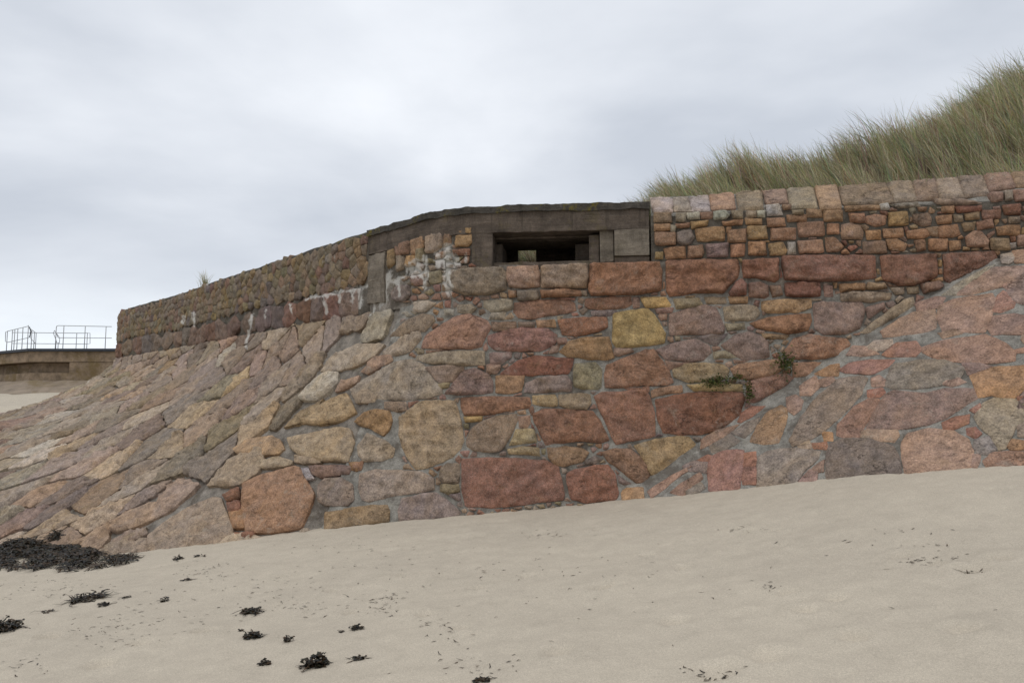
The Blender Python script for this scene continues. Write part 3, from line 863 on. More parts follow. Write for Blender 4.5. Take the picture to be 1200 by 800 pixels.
for code, P in TR:
    c = np.mean(P, 0)
    k = surface_of(*c)
    if k is None: continue
    ring, n = project_poly(k, P, c); own, mat = owner(k, c[0], c[1], ring)
    st = dict(STY[k])
    h = np.mean([p.z for p in ring]) - EYE
    big = np.ptp(np.array(P)[:, 0])
    if k == 'L' and c[1] > 300 and c[0] > 540: st.update(proud=.095, rough=.04, bevel=.03, facets=5, sp=.026)
    if k == 'S' and big > 55: st.update(proud=.058, rough=.036, facets=4)
    if own is rev_left: st.update(proud=.05, rough=.03, facets=2)
    V, F = stone_geo(ring, n, rnd, key=k, **st)
    cc = np.array(colour(code, rnd))
    if own is rev_left: cc = cc * .6 + np.array(PAL['T']) * .4
    put_stone(V, F, cc, mat, own)
    q = raster(P, 1.5)
    if q: OCC[q] = True

# ------------------------------------------------------------------ sand: thin-plate surface through the foot of the wall and the ground the camera stands on
foot_px = [(0, 652), (85, 650), (172, 646), (272, 633), (385, 619), (460, 612), (540, 604), (632, 596), (730, 586), (830, 577), (950, 563), (1050, 555), (1130, 549), (1200, 544)]
ctl = []
for u, v in foot_px:
    r = cast(u, v, 'SV'); ctl.append(tuple(r[1][0]))
ctl += [(0, 0, 0), (-3, 3, -.17), (0, 3.6, .07), (3, 3.4, .42), (-8, 5, -.45), (9, 4, 1.0), (8, 0, .7), (-8, -1, -.5), (0, -7, -.3), (-3.5, 7, -.12), (1.5, 7, .36), (-14, 9, -.75),
        (8.5, 7.5, 1.35), (-11, 13, -.6)]
ctl = np.array(ctl)
def tps_fit(X, y, lam=.02):
    n = len(X); r = np.hypot(X[:, None, 0] - X[None, :, 0], X[:, None, 1] - X[None, :, 1])
    K = np.where(r > 0, r * r * np.log(r + 1e-12), 0) + lam * np.eye(n); P = np.c_[np.ones(n), X]
    A = np.block([[K, P], [P.T, np.zeros((3, 3))]]); return np.linalg.solve(A, np.r_[y, 0, 0, 0])
TP = tps_fit(ctl[:, :2], ctl[:, 2])
DENT = [(1055, 650, .16), (1100, 661, .13), (1140, 668, .16), (865, 620, .1), (882, 622, .1), (912, 620, .1), (835, 790, .22), (705, 690, .16), (718, 688, .13), (790, 728, .17), (540, 737, .14),
        (1130, 738, .17), (925, 695, .12), (945, 715, .14), (620, 674, .12), (560, 690, .13), (500, 720, .13), (470, 675, .1), (1170, 655, .15), (980, 700, .14), (60, 745, .16), (165, 755, .14),
        (120, 778, .18), (415, 715, .13), (390, 690, .12), (655, 765, .16), (760, 650, .11), (330, 675, .1), (1000, 745, .16), (900, 770, .2), (240, 740, .14), (700, 620, .1), (800, 665, .12)]
def sand_base(XY):
    XY = np.asarray(XY, float); r = np.hypot(XY[:, None, 0] - ctl[None, :, 0], XY[:, None, 1] - ctl[None, :, 1])
    K = np.where(r > 0, r * r * np.log(r + 1e-12), 0)
    z = K @ TP[:len(ctl)] + TP[len(ctl)] + XY @ TP[-2:]
    far = np.clip((np.hypot(XY[:, 0], XY[:, 1] - 5) - 11) / 14, 0, 1); far = far * far * (3 - 2 * far)
    return np.clip(z, -1.2, 2.2) * (1 - far) + (-.9) * far
def sand_px(u, v):
    d = ray(u, v); t = 2.
    for _ in range(60):
        p = ORG + d * t; g = p.z - sand_base([(p.x, p.y)])[0]
        if g < 0.002: break
        t += max(.01, g * 1.2) if g > 0 else 0
    return ORG + d * t
DP = [(sand_px(u, v), r, .05) for u, v, r in DENT]
rnd = random.Random(61)
for _ in range(150):
    DP.append((Vector((rnd.uniform(-6.5, 6), rnd.uniform(3.4, 9.5), 0)), rnd.uniform(.05, .16), rnd.uniform(.006, .02)))
def sand_z(XY, fine=True):
    XY = np.asarray(XY, float); z = sand_base(XY)
    if fine:
        nz = np.array([noise.fractal((x * 1.1, y * 1.5, 3.3), .8, 2.2, 4) * .02 + noise.fractal((x * 6, y * 6, 1.3), 0.8, 2.1, 3) * .008 for x, y in XY])
        rr = np.hypot(XY[:, 0], XY[:, 1] - 5); z = z + nz * np.clip((16 - rr) / 4, 0, 1)
        for p, r, dp in DP:
            d = np.hypot((XY[:, 0] - p.x) , (XY[:, 1] - p.y) * 1.1) / (r * .62)
            z = z - dp * np.exp(-d ** 2 * 1.6) + dp * .42 * np.exp(-(d - 1.35) ** 2 * 5)
    return z
def axis(lo, hi, step, ext):
    a = list(np.arange(lo, hi, step)); s = step; x = hi
    while x < ext: s *= 1.35; a.append(x); x += s
    a.append(ext); s = step; x = lo; pre = []
    while x > -ext: s *= 1.35; x -= s; pre.append(max(x, -ext))
    return np.array(sorted(set(pre)) + a)
ax, ay = axis(-9.5, 8.5, .05, 900), axis(1.2, 11.8, .045, 900)
gx, gy = np.meshgrid(ax, ay, indexing='ij'); XY = np.stack([gx.ravel(), gy.ravel()], 1)
zz = sand_z(XY)
o = link('sand', mesh_np('sand', np.c_[XY, zz], [f for f in grid_faces(len(ax), len(ay))]), M['sand'])
SAND_BVH = BVHTree.FromPolygons([tuple(v) for v in np.c_[XY, zz]], grid_faces(len(ax), len(ay)))
tag(o, 'pale beach sand rising to the right in front of the wall', 'sand', None, 'structure')

def sand_line(u): return np.interp(u, [p[0] for p in foot_px], [p[1] for p in foot_px])

# ------------------------------------------------------------------ Voronoi rubble for the left slope and parapet
def convex_hull(pts):
    pts = sorted(map(tuple, pts))
    def half(p):
        h = []
        for q in p:
            while len(h) > 1 and (h[-1][0] - h[-2][0]) * (q[1] - h[-2][1]) - (h[-1][1] - h[-2][1]) * (q[0] - h[-2][0]) <= 0: h.pop()
            h.append(q)
        return h[:-1]
    return np.array(half(pts) + half(pts[::-1]), float)
def simplify(P, n):
    P = list(P)
    while len(P) > n:
        a = [abs((P[i][0] - P[i - 1][0]) * (P[(i + 1) % len(P)][1] - P[i - 1][1]) - (P[i][1] - P[i - 1][1]) * (P[(i + 1) % len(P)][0] - P[i - 1][0])) for i in range(len(P))]
        P.pop(int(np.argmin(a)))
    return np.array(P)
def voronoi(seeds, keep, reach):
    seeds = np.array(seeds); cells = []
    for i, p in enumerate(seeds):
        if not keep[i]: cells.append(None); continue
        d = seeds - p; dd = (d * d).sum(1); nb = np.argsort(dd)[1:28]
        P = [np.array(p) + np.array(c) * reach for c in ((-1, -1), (1, -1), (1, 1), (-1, 1))]
        for j in nb:
            if dd[j] > 4 * reach * reach: break
            m = (p + seeds[j]) / 2; n = seeds[j] - p; Q = []
            for a in range(len(P)):
                A, Bq = P[a], P[(a + 1) % len(P)]; da, db = (A - m) @ n, (Bq - m) @ n
                if da <= 0: Q.append(A)
                if da * db < 0: Q.append(A + (Bq - A) * da / (da - db))
            P = Q
            if len(P) < 3: break
        cells.append(np.array(P) if len(P) >= 3 else None)
    return cells
def poisson(rnd, w, h, classes, x0=0, y0=0):
    pts = []
    cell = {}
    rmax = max(c[0] for c in classes)
    for r, tries in classes:
        for _ in range(tries):
            x, y = rnd.uniform(0, w), rnd.uniform(0, h); ok = True
            for i in range(int(x / rmax) - 1, int(x / rmax) + 2):
                for j in range(int(y / rmax) - 1, int(y / rmax) + 2):
                    for (a, b, q) in cell.get((i, j), ()):
                        if (a - x) ** 2 + (b - y) ** 2 < (r * .5 + q * .5) ** 2: ok = False; break
                    if not ok: break
                if not ok: break
            if ok: cell.setdefault((int(x / rmax), int(y / rmax)), []).append((x, y, r)); pts.append((x0 + x, y0 + y))
    return pts
def prof_len(s):
    a = [slope_pt(s, t) for t in np.linspace(0, 1, 9)]; return sum((a[i + 1] - a[i]).length for i in range(8))
rnd = random.Random(23)
S1 = SS[-1] - .2
WL = 8.
seeds = poisson(rnd, S1 - S_SPLIT + 1.6, WL, ((.85, 260), (.6, 1700), (.4, 7000)), S_SPLIT - 1.6, 0)
# make the stones longer along the wall
keep = [True] * len(seeds)
cells = voronoi(np.array(seeds) * np.array((1.3, .82)), keep, 1.2)
items = []
for sd_, cl in zip(seeds, cells):
    if cl is None: continue
    P = cl / np.array((1.3, .82)); c = P.mean(0)
    L = prof_len(c[0]); ring = [slope_pt(s, min(max(w / L, 0), 1)) for s, w in P]
    if c[1] > L * .98 or c[0] < S_SPLIT - 1.2: continue
    n = Vector(); m = sum(ring, Vector()) / len(ring)
    for i in range(len(ring)): n += (ring[i] - m).cross(ring[(i + 1) % len(ring)] - m)
    if n.length < 1e-4: continue
    n.normalize()
    if n.z < 0: n.negate()
    px = [to_px(p) for p in ring]; cp = np.mean(px, 0)
    if m.z < sand_base([(m.x, m.y)])[0] - .45: continue
    if cp[0] < -60 or cp[0] > 640: continue
    q = raster(px)
    if q is not None and len(q[0]):
        ov = OCC[q].mean()
        if ov > .8: continue
        if ov > .06:                         # keep only the piece that lies beside the traced stones
            fp = np.stack([q[1] - OX, q[0] - OY], 1)[~OCC[q]]
            if len(fp) < 24: continue
            hull = convex_hull(fp)
            if len(hull) < 3: continue
            hull = simplify(hull, 6); qq = raster(hull)
            if qq is None or not len(qq[0]): continue
            hull = shrink(hull, .5 + OCC[qq].mean() * 6); hc = hull.mean(0)
            if OCC[qq].mean() > .35 or hit(B['S'], *hc) is None or cast(*hc)[0] != 'S': continue
            ring, n = project_poly('S', hull, hc); px = [tuple(p) for p in hull]; cp = hc; m = sum(ring, Vector()) / len(ring)
    if c[0] < S_SPLIT - .1 and not (cp[0] < 470): continue
    area = abs(sum(px[i][0] * px[(i + 1) % len(px)][1] - px[(i + 1) % len(px)][0] * px[i][1] for i in range(len(px)))) / 2
    vis = -5 < cp[0] < 1205
    items.append((area if vis else area * .01, ring, n, cp, m, px))
items.sort(key=lambda t: -t[0])
for it_ in items:
    q = raster(it_[5], .5)
    if q is not None and len(q[0]): OCC[q] = True
J = Joined(TONE[rev_left.name])
n_left = len([o for o in rev_left.children if o.name.startswith('stone')])
def left_code(cp):
    u, v = cp; y = math.exp(-((u - 300) / 150) ** 2 - ((v - 505) / 55) ** 2); r = rnd.random()
    if r < y * .75: return rnd.choice(['Y', 'TY', 'YG', 'TY', 'YO'])
    if v > 560 and u < 260 and r < .6: return rnd.choice(['P', 'PT', 'OP', 'PV', 'TP'])
    return rnd.choice(['T', 'TV', 'TV', 'PT', 'T', 'P', 'TW', 'TG', 'V', 'TP', 'PV', 'OT'])
for i, (a, ring, n, cp, m, _px) in enumerate(items):
    far = m.y > 16
    V, F = stone_geo(ring, n, rnd, key='S', proud=.05, rough=.036, bevel=.02, sp=.04 if not far else .06, facets=2, joint=.02, tilt=.22, edge=.02, round_=.05, strata=.7, back=.14)
    col = tuple(np.array(colour(left_code(cp), rnd)) * .6 + np.array(colour('T', rnd)) * .4) 
    kk = rnd.uniform(.7, 1.2); col = tuple(q * kk for q in col)
    if i < 295 - n_left: put_stone(V, F, col, M['stone_left'], rev_left)
    else: J.add(V, F, np.array(col), lime_of(px_of(V)))
J.build('rubble_stones', M['stone_left'], rev_left)

# ------------------------------------------------------------------ pinning stones that fill the gaps between the traced stones
rnd = random.Random(5)
fill_count = {}; join = {}
ptsB = np.array(BUNKER_POLY, float)
GXY = np.stack(np.meshgrid(np.arange(-OX, 1330 - OX), np.arange(-OY, 860 - OY)), -1)
_, insB = poly_dist(ptsB, GXY.reshape(-1, 2).astype(float))
U_, V_ = GXY[..., 0], GXY[..., 1]
sl = np.interp(U_[0], [p[0] for p in foot_px], [p[1] for p in foot_px])[None, :]
cop_line = 249 - (U_ - 766) * .0484
PANEL = np.array([(456, 292), (500, 276), (551, 266), (551, 306), (562, 312), (560, 352), (456, 356)], float)
_, insP = poly_dist(PANEL, GXY.reshape(-1, 2).astype(float)); insP = insP.reshape(860, 1330)
free = ~OCC & (~insB.reshape(860, 1330) | insP) & (V_ < sl + 8) & (V_ > 240) & (U_ < 1235)
free &= insP | (U_ > 20)
led = np.interp(U_[0], [130, 200, 300, 400, 480, 560], [430, 418, 402, 384, 362, 345])[None, :]
free &= insP | (V_ > np.where(U_ > 766, cop_line + 1, np.where(U_ < 560, led, 312)))
dt = np.zeros(free.shape, np.int16); cur = free.copy()
for k in range(1, 30):
    dt[cur] = k; c2 = cur.copy(); c2[1:] &= cur[:-1]; c2[:-1] &= cur[1:]
    if k % 2: c2[:, 1:] &= cur[:, :-1]; c2[:, :-1] &= cur[:, 1:]
    else: c2[:, 1:] &= cur[:, :-1]; c2[:, :-1] &= cur[:, 1:]; c2[1:, 1:] &= cur[:-1, :-1]; c2[:-1, :-1] &= cur[1:, 1:]
    cur = c2
    if not cur.any(): break
cand = np.argwhere(dt >= 2); rs = np.random.RandomState(3)
cand = cand[np.lexsort((rs.rand(len(cand)), -dt[cand[:, 0], cand[:, 1]]))]
sds = np.zeros((0, 2)); gridc = {}
acc = []
for y, x in cand:
    r = max(6.5, 1.7 * dt[y, x] + 2) * rs.uniform(.85, 1.3); ok = True; gi, gj = int(x / 16), int(y / 16)
    for i in range(gi - 2, gi + 3):
        for j in range(gj - 2, gj + 3):
            for a, b_ in gridc.get((i, j), ()):
                if ((a - x) / 1.25) ** 2 + (b_ - y) ** 2 < r * r: ok = False; break
            if not ok: break
        if not ok: break
    if ok: gridc.setdefault((gi, gj), []).append((x, y)); acc.append((x, y))
cellpix = {}
for y, x in np.argwhere(free):
    best, bd = None, 500.
    gi, gj = int(x / 16), int(y / 16)
    for i in range(gi - 1, gi + 2):
        for j in range(gj - 1, gj + 2):
            for a, b_ in gridc.get((i, j), ()):
                d = ((a - x) / 1.25) ** 2 + (b_ - y) ** 2
                if d < bd: bd = d; best = (a, b_)
    if best: cellpix.setdefault(best, []).append((x - OX, y - OY))
for sdp, pix in sorted(cellpix.items(), key=lambda t: -len(t[1])):
    if len(pix) < 46: continue
    pix = np.array(pix); hull = convex_hull(pix)
    if len(hull) < 3: continue
    hull = simplify(hull, rnd.choice((4, 5, 6))); c = hull.mean(0)
    q = raster(hull)
    if q is None or len(q[0]) < 12: continue
    ov = OCC[q].mean()
    if ov > .3: continue
    if min(np.ptp(hull[:, 0]), np.ptp(hull[:, 1])) < 4: continue
    k = surface_of(*c)
    if k is None or k == 'C': continue
    hull = shrink(hull, .7 + ov * 4)
    if k == 'V' and len(pix) < 130: continue
    ring, n = project_poly(k, hull, c); own, mat = owner(k, c[0], c[1], ring)
    st = dict(STY[k]); st.update(joint=0, proud=st['proud'] * rnd.uniform(.35, .9), facets=1, sp=.03, bevel=.02)
    code = {'S': rnd.choice(['R', 'P', 'O', 'T', 'G', 'PV', 'OT', 'P', 'RP', 'TP', 'V']), 'V': rnd.choice(['R', 'P', 'P', 'T', 'V', 'PT', 'PV']), 'L': rnd.choice(['O', 'OY', 'OP', 'R', 'T', 'P', 'OG'])}[k]
    if own is rev_left: code = rnd.choice(['T', 'TG', 'PT', 'TY', 'TV'])
    if (own is rev_left or c[0] < 470) and len(pix) < 150: continue
    if own is bunker: code = rnd.choice(['T', 'OT', 'TG', 'P', 'TV', 'O', 'G'])
    V, F = stone_geo(ring, n, rnd, key=k, **st)
    fill_count[own.name] = fill_count.get(own.name, 0) + 1
    if len(pix) < 45 or fill_count[own.name] > (130 if own is not rev_left else 0):
        join.setdefault(own.name, (own, mat, Joined(TONE.get(own.name, 1.))))[2].add(V, F, np.array(colour(code, rnd)), lime_of(px_of(V)))
    else: put_stone(V, F, colour(code, rnd), mat, own)
for k, (own, mat, J) in join.items(): J.build('pinning_stones', mat, own)

# the right slope goes on beyond the picture's edge
rr_ = random.Random(8); rv = poisson(rr_, 6.2, 5., ((.95, 200), (.65, 900), (.42, 2500)), -1.8, .1); J = Joined(TONE[rev_right.name])
for cl in voronoi(np.array(rv), [True] * len(rv), 1.):
    if cl is None: continue
    ring = [rev_pt(a_, min(max(w_, .06), 5.4)) for a_, w_ in cl]; m = sum(ring, Vector()) / len(ring); px = [to_px(p) for p in ring]
    if np.mean(px, 0)[0] < 1205 or m.z < sand_base([(m.x, m.y)])[0] - .3: continue
    q = raster(px)
    if q is not None and len(q[0]) and OCC[q].mean() > .25: continue
    V, F = stone_geo(ring, V_N, rr_, key='V', **dict(STY['V'], joint=.012)); J.add(V, F, np.array(colour(rr_.choice(['P', 'PV', 'V', 'PR', 'T', 'OP']), rr_)))
J.build('rubble_stones', M['stone'], rev_right)

# left parapet: one course of blocks, then small rubble
def rows_cells(rnd, s0, s1, h0, h1, rowh, wid):
    """uneven coursed rubble as Voronoi cells of seeds in wandering rows"""
    sd, n = [], max(1, round((h1 - h0) / rowh)); rh = (h1 - h0) / n
    for j in range(-1, n + 1):
        s = s0 - wid
        while s < s1 + wid:
            w = wid * rnd.uniform(.55, 1.5); sd.append((s + w / 2, h0 + (j + .5) * rh + rnd.uniform(-.24, .24) * rh)); s += w
    sd = np.array(sd); kp = (sd[:, 0] > s0) & (sd[:, 0] < s1) & (sd[:, 1] > h0) & (sd[:, 1] < h1)
    out = []
    for q, c in zip(sd, voronoi(sd, kp, wid * 1.6)):
        if c is not None: out.append(c)
    return out
def place_wall_cells(cells, own, mat, codes, st, limit, joined, lo=None, hi=None):
    it = []
    for P in cells:
        if lo is not None: P = np.c_[P[:, 0], np.clip(P[:, 1], lo, hi)]
        ring = [wall_pt(s, h) for s, h in P]; px = np.array([to_px(p) for p in ring]); c = P.mean(0)
        n = wall_nrm(c[0]); a = np.ptp(px[:, 0]) * np.ptp(px[:, 1])
        q = raster(px)
        if q is not None and len(q[0]) and OCC[q].mean() > .3: continue
        it.append((a, ring, n, px.mean(0)))
    it.sort(key=lambda t: -t[0])
    for i, (a, ring, n, cp) in enumerate(it):
        V, F = stone_geo(ring, n, rnd, **st); col = colour(rnd.choice(codes), rnd)
        if i < limit: put_stone(V, F, col, mat, own)
        else: joined.add(V, F, np.array(col), lime_of(px_of(V)))
J = Joined(TONE[par_left.name])
place_wall_cells(rows_cells(rnd, S_BL, SS[-1], H_BLK, H_TOP - .04, .165, .225), par_left, M['stone_old'], ['T', 'TG', 'G', 'OG', 'TV', 'V', 'TO', 'GY', 'P', 'TG'],
                 dict(proud=.022, rough=.03, bevel=.012, sp=.035, facets=1, joint=.003, edge=.008, tilt=.16, round_=.02), 262, J, None, None)
place_wall_cells(rows_cells(rnd, S_BL, SS[-1], H_LED - .04, H_BLK, .46, .62), par_left, M['stone_left'], ['P', 'PV', 'V', 'RP', 'TV', 'TP'],
                 dict(proud=.05, rough=.04, bevel=.03, sp=.05, facets=3, joint=.006, edge=.012, round_=.05), 36, J, H_LED - .04, H_BLK)
J.build('rubble_stones', M['stone_old'], par_left)
# the parapet's uneven top: a mortared cap that keeps behind the face
ss = np.arange(S_BL, SS[-1], .1); Vc = []
for s in ss:
    n = wall_nrm(s); b = noise.fractal((s * 1.7, 4, 2), .8, 2.2, 3) * .02
    for off, h in ((-.03, H_TOP - .16), (-.01, H_TOP - .03 + b), (-.08, H_TOP + .02 + b), (-.45, H_TOP + .02), (-.5, H_TOP - .9)):
        Vc.append(tuple(wall_pt(s, h, off + noise.noise((s * 5, h * 9, 0)) * .015)))
child_at('cap', Vc, [f[::-1] for f in grid_faces(len(ss), 5)], M['slab'], par_left)

# right parapet: solid body behind the coping
ss = np.arange(1.5, S_R + .01, .3); Vc = []
for s in ss:
    for off, h in ((-COP_UP + .02, COP_H + COP_UP - .03), (-.62, COP_H + COP_UP - .03), (-.65, 1.6)): Vc.append(tuple(wall_pt(s, h, off)))
child_at('backing', Vc, [f[::-1] for f in grid_faces(len(ss), 3)], M['mortar'], par_right, False)

# ------------------------------------------------------------------ bunker
def wall_band(name, s0, s1, h0, h1, front, back, mat, parent, step=.12, wob=.006, seed=0, nh=4):
    """a solid band that follows the wall's plan; front/back are distances out of the face"""
    n = max(2, int(abs(s1 - s0) / step) + 1); ss = np.linspace(s0, s1, n); V = []
    hs = np.linspace(h0, h1, nh)
    per = [(front, h) for h in hs] + [(back, h) for h in hs[::-1]]
    for s in ss:
        for off, h in per:
            p = wall_pt(s, h, off); w = noise.fractal(p * 3.7 + Vector((seed, 0, 0)), .8, 2.1, 4) * wob
            V.append(tuple(p + wall_nrm(s) * w + Vector((0, 0, w * .8))))
    k = len(per); F = [(i * k + j, i * k + (j + 1) % k, (i + 1) * k + (j + 1) % k, (i + 1) * k + j) for i in range(n - 1) for j in range(k)]
    F += [tuple(range(k))[::-1], tuple((n - 1) * k + j for j in range(k))]
    me_o = child_at(name, V, F, mat, parent, False)
    bm = bmesh.new(); bm.from_mesh(me_o.data); bmesh.ops.recalc_face_normals(bm, faces=bm.faces); bm.to_mesh(me_o.data); bm.free()
    return me_o
SP = lambda u: s_at_px(u, h=2.5)
HB = lambda v, d=10.95: (490 - v) / FPX * d
s765, s718, s705, s692, s672, s576, s553, s453, s432 = S_R, SP(718), SP(704), SP(692), SP(673), SP(576), SP(553), SP(453), S_BL
wall_band('roof_slab', s765, S_BL, H_TOP - .1, H_TOP, .04, -2.2, M['slab'], bunker, .035, .02, 3, 6)
wall_band('lintel_beam', s765 + .015, S_BL, H_TOP - .38, H_TOP - .09, .012, -.5, M['concrete'], bunker, .1, .012, 5)
wall_band('pier_block', s765 + .02, s718, HB(300), H_TOP - .385, .035, -.6, M['concrete_pale'], bunker, .1, .008, 7)
wall_band('pier_foot', s765 + .02, s718, H_BLK - .02, HB(300) - .012, .0, -.6, M['concrete'], bunker, .1, .012, 8)
wall_band('jamb_panel', s718 + .012, s705, H_BLK + .02, H_TOP - .385, -.05, -.6, M['concrete_pale'], bunker, .1, .008, 9)
wall_band('left_pier', s576, s553, H_BLK - .12, H_TOP - .385, .004, -.5, M['concrete'], bunker, .1, .012, 10)
wall_band('corner_post', SP(451), s432, 1.8, H_TOP - .385, .012, -.4, M['concrete_pale'], bunker, .05, .03, 11, 12)
# the stepped funnel of the slit: two frames, each set further back and smaller
d0, d1, d2 = -.03, -.42, -.9
wall_band('slit_head', s705 + .012, s576, HB(271), H_TOP - .385, -.3, -.6, M['concrete'], bunker, .1, .006, 12)
wall_band('slit_head_inner', s705 + .012, s576, HB(280, 11.4), HB(268, 11.4), -.45, -1.0, M['concrete'], bunker, .1, .006, 13)
wall_band('slit_jamb', s705 + .012, SP(690), H_BLK + .02, HB(272) - .003, -.1, -.6, M['concrete'], bunker, .1, .006, 14)
wall_band('slit_jamb_inner', SP(690) + .002, SP(672), H_BLK + .02, HB(276), -.45, -1.0, M['concrete'], bunker, .1, .006, 15)
wall_band('slit_jamb_inner', SP(586), s576 + .2, H_BLK + .02, HB(276), -.35, -1.0, M['concrete'], bunker, .1, .006, 16)
wall_band('sill', s705 + .012, s576 - .01, H_BLK - .12, H_BLK + .035, -.02, -1.0, M['concrete'], bunker, .1, .014, 17)
# the chamber behind: side walls, back wall with a doorway and ceiling
CH = -1.0; BK = -1.75
s_a, s_b = s765 + .1, S_SLIT1 + .55
wall_band('chamber_wall', s_a, s_a + .15, .6, H_TOP - .12, CH + .3, BK, M['concrete'], bunker)
wall_band('chamber_wall', s_b - .15, s_b, .6, H_TOP - .12, CH + .3, BK, M['concrete'], bunker)
def s_back(u):   # where the ray through pixel column u meets the back wall
    return min(np.arange(S_SLIT0 - 1, S_SLIT1 + 1, .01), key=lambda s: abs(to_px(wall_pt(s, 2.5, BK))[0] - u))
sb0, sb1 = s_back(628), s_back(606)
hb = (490 - 288) / FPX * (11 - BK)
wall_band('back_wall', s_a + .152, sb0, .6, H_TOP - .122, BK, BK - .25, M['concrete'], bunker)
wall_band('back_wall', sb1, s_b - .152, .6, H_TOP - .122, BK, BK - .25, M['concrete'], bunker)
wall_band('door_head', sb0 + .002, sb1 - .002, hb, H_TOP - .122, BK, BK - .25, M['concrete'], bunker)
wall_band('chamber_floor', s_a, s_b, .45, .6, CH + .3, BK - .3, M['concrete'], bunker)

# ------------------------------------------------------------------ dune behind the wall
RID = [(-30, 2.0), (-2.5, 2.05), (-.9, 2.4), (-.3, 3.5), (1.2, 3.5), (1.6, 2.95), (1.95, 3.12), (2.5, 3.32), (3.3, 3.54), (3.95, 3.63), (5.3, 3.93), (6.4, 4.28), (7.2, 4.55), (7.9, 5.0), (9, 5.75), (11, 6.4), (15, 6.6), (40, 5)]
def face_y(x): return np.interp(x, PL[:4, 0][::-1], PL[:4, 1][::-1]) if x > -.47 else np.interp(x, [-11.7, -8.2, -5, -2.8, -1.5, -.47], [25, 19.2, 15.46, 13, 11.7, 11.04])
def dune_h(x, y):
    q = y - face_y(x) - .5
    lo = np.interp(x, [-3, -1.2, 1.6, 2.1, 12], [1.9, 1.9, 1.9, 2.86, 2.95])
    if -1.5 < x < 2: lo = lerp(lo, 1.0, sstep(-1.5, -1.0, x) * sstep(1.95, 1.7, x) * sstep(1.9, 1.5, q))
    Q = np.interp(x, [1.2, 1.6, 1.9, 5, 7, 10], [4.0, 2.4, 1.0, 1.3, 2.2, 4.0])
    h = lo + (np.interp(x, [r[0] for r in RID], [r[1] for r in RID]) - lo) * sstep(0, Q, q)
    if q > Q: h -= (q - Q) * .06 * sstep(Q, Q + 8, q)
    w = sstep(.2, 1.5, q) * sstep(1.5, 2.6, x)
    return Z(h + noise.fractal((x * .9, y * .9, 8), .9, 2.1, 4) * .16 * w)
xs = np.concatenate([np.arange(-60, -4, 4), np.arange(-4, 16, .16), np.arange(16, 90, 5)]); qs = np.concatenate([[.42, .5], np.arange(.6, 8, .16), 8 * 1.22 ** np.arange(0, 14)])
Vd = []
for x in xs:
    fy = face_y(max(x, -11.6))
    for q in qs:
        y = fy + q; Vd.append((x, y, dune_h(x, y) - (.0 if x > -11 else 2.6)))
o = link('dune', mesh_np('dune', Vd, [f for f in grid_faces(len(xs), len(qs))]), M['dune'])
tag(o, 'sandy dune bank behind the wall rising to the right', 'dune', None, 'structure')

# ------------------------------------------------------------------ marram grass, combed to the left by the wind
rnd = random.Random(77)
GV, GF, GC = [], [], []
def blade(p, length, lean, az, w, col, curl, gv=None, gf=None, gc=None):
    gv = GV if gv is None else gv; gf = GF if gf is None else gf; gc = GC if gc is None else gc
    d = Vector((math.cos(az), math.sin(az), 0)); sdv = Vector((-d.y, d.x, 0)) * rnd.choice((-1, 1))
    # turn the blade's flat side at random
    sdv = (sdv * math.cos(curl * 3) + d * math.sin(curl * 3)).normalized()
    k0 = len(gv); N = 4; q = Vector(p); a = lean * .35
    for i in range(N):
        t = i / N; ww = w * (1 - t * .75)
        gv.append(tuple(q - sdv * ww)); gv.append(tuple(q + sdv * ww))
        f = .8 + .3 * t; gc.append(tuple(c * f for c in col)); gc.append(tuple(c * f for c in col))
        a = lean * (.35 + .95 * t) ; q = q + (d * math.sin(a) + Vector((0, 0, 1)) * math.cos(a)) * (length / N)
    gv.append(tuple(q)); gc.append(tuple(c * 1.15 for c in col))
    for i in range(N - 1): gf.append((k0 + 2 * i, k0 + 2 * i + 1, k0 + 2 * i + 3, k0 + 2 * i + 2))
    gf.append((k0 + 2 * N - 2, k0 + 2 * N - 1, k0 + 2 * N))
GCOL = [(.35, .34, .18), (.46, .41, .23), (.56, .49, .32), (.27, .29, .16), (.40, .40, .25), (.50, .45, .28), (.33, .28, .16)]
def clump(x, y, n, L, spread, bias=0):
    base = rnd.choice(GCOL); sh = rnd.choice((.45, .6, .8, 1, 1.15, 1.35)); base = tuple(q * sh for q in base); ln = rnd.uniform(.5, 1.15); az0 = math.pi + rnd.gauss(0, .35)
    for _ in range(n):
        a = rnd.uniform(0, 6.28); r = spread * math.sqrt(rnd.random()); bx, by = x + r * math.cos(a), y + r * math.sin(a)
        if by < face_y(bx) + .5: continue
        c = rnd.choice(GCOL); c = tuple(lerp(base[i], c[i], rnd.uniform(.1, .7)) * rnd.uniform(.75, 1.15) for i in range(3))
        if rnd.random() < .14: c = (.66, .58, .4)
        blade((bx, by, dune_h(bx, by) - .03), L * rnd.uniform(.45, 1.1), max(.1, ln + rnd.gauss(0, .22)), az0 + rnd.gauss(0, .5), rnd.uniform(.003, .0075), c, rnd.random())
n_cl = 0
for _ in range(6000):
    x = 1.85 + 9.6 * rnd.random() ** 1.15; q = rnd.random() ** 1.4 * np.interp(x, [2, 5, 11], [3.2, 4.2, 6.2]); y = face_y(x) + .52 + q
    u, v = to_px((x, y, dune_h(x, y) + .3))
    if u > 1290 or n_cl > 1700: continue
    n_cl += 1
    L = np.interp(x, [1.8, 2.4, 3.2, 5, 12], [.42, .5, .55, .6, .66]) * rnd.choice((.6, .8, 1, 1, 1.15, 1.3)) * (.8 if q < .25 else 1) * (1 + .55 * noise.noise((x * 1.3, y * 1.3, 6)))
    clump(x, y, rnd.randint(18, 42), L, rnd.uniform(.06, .16))
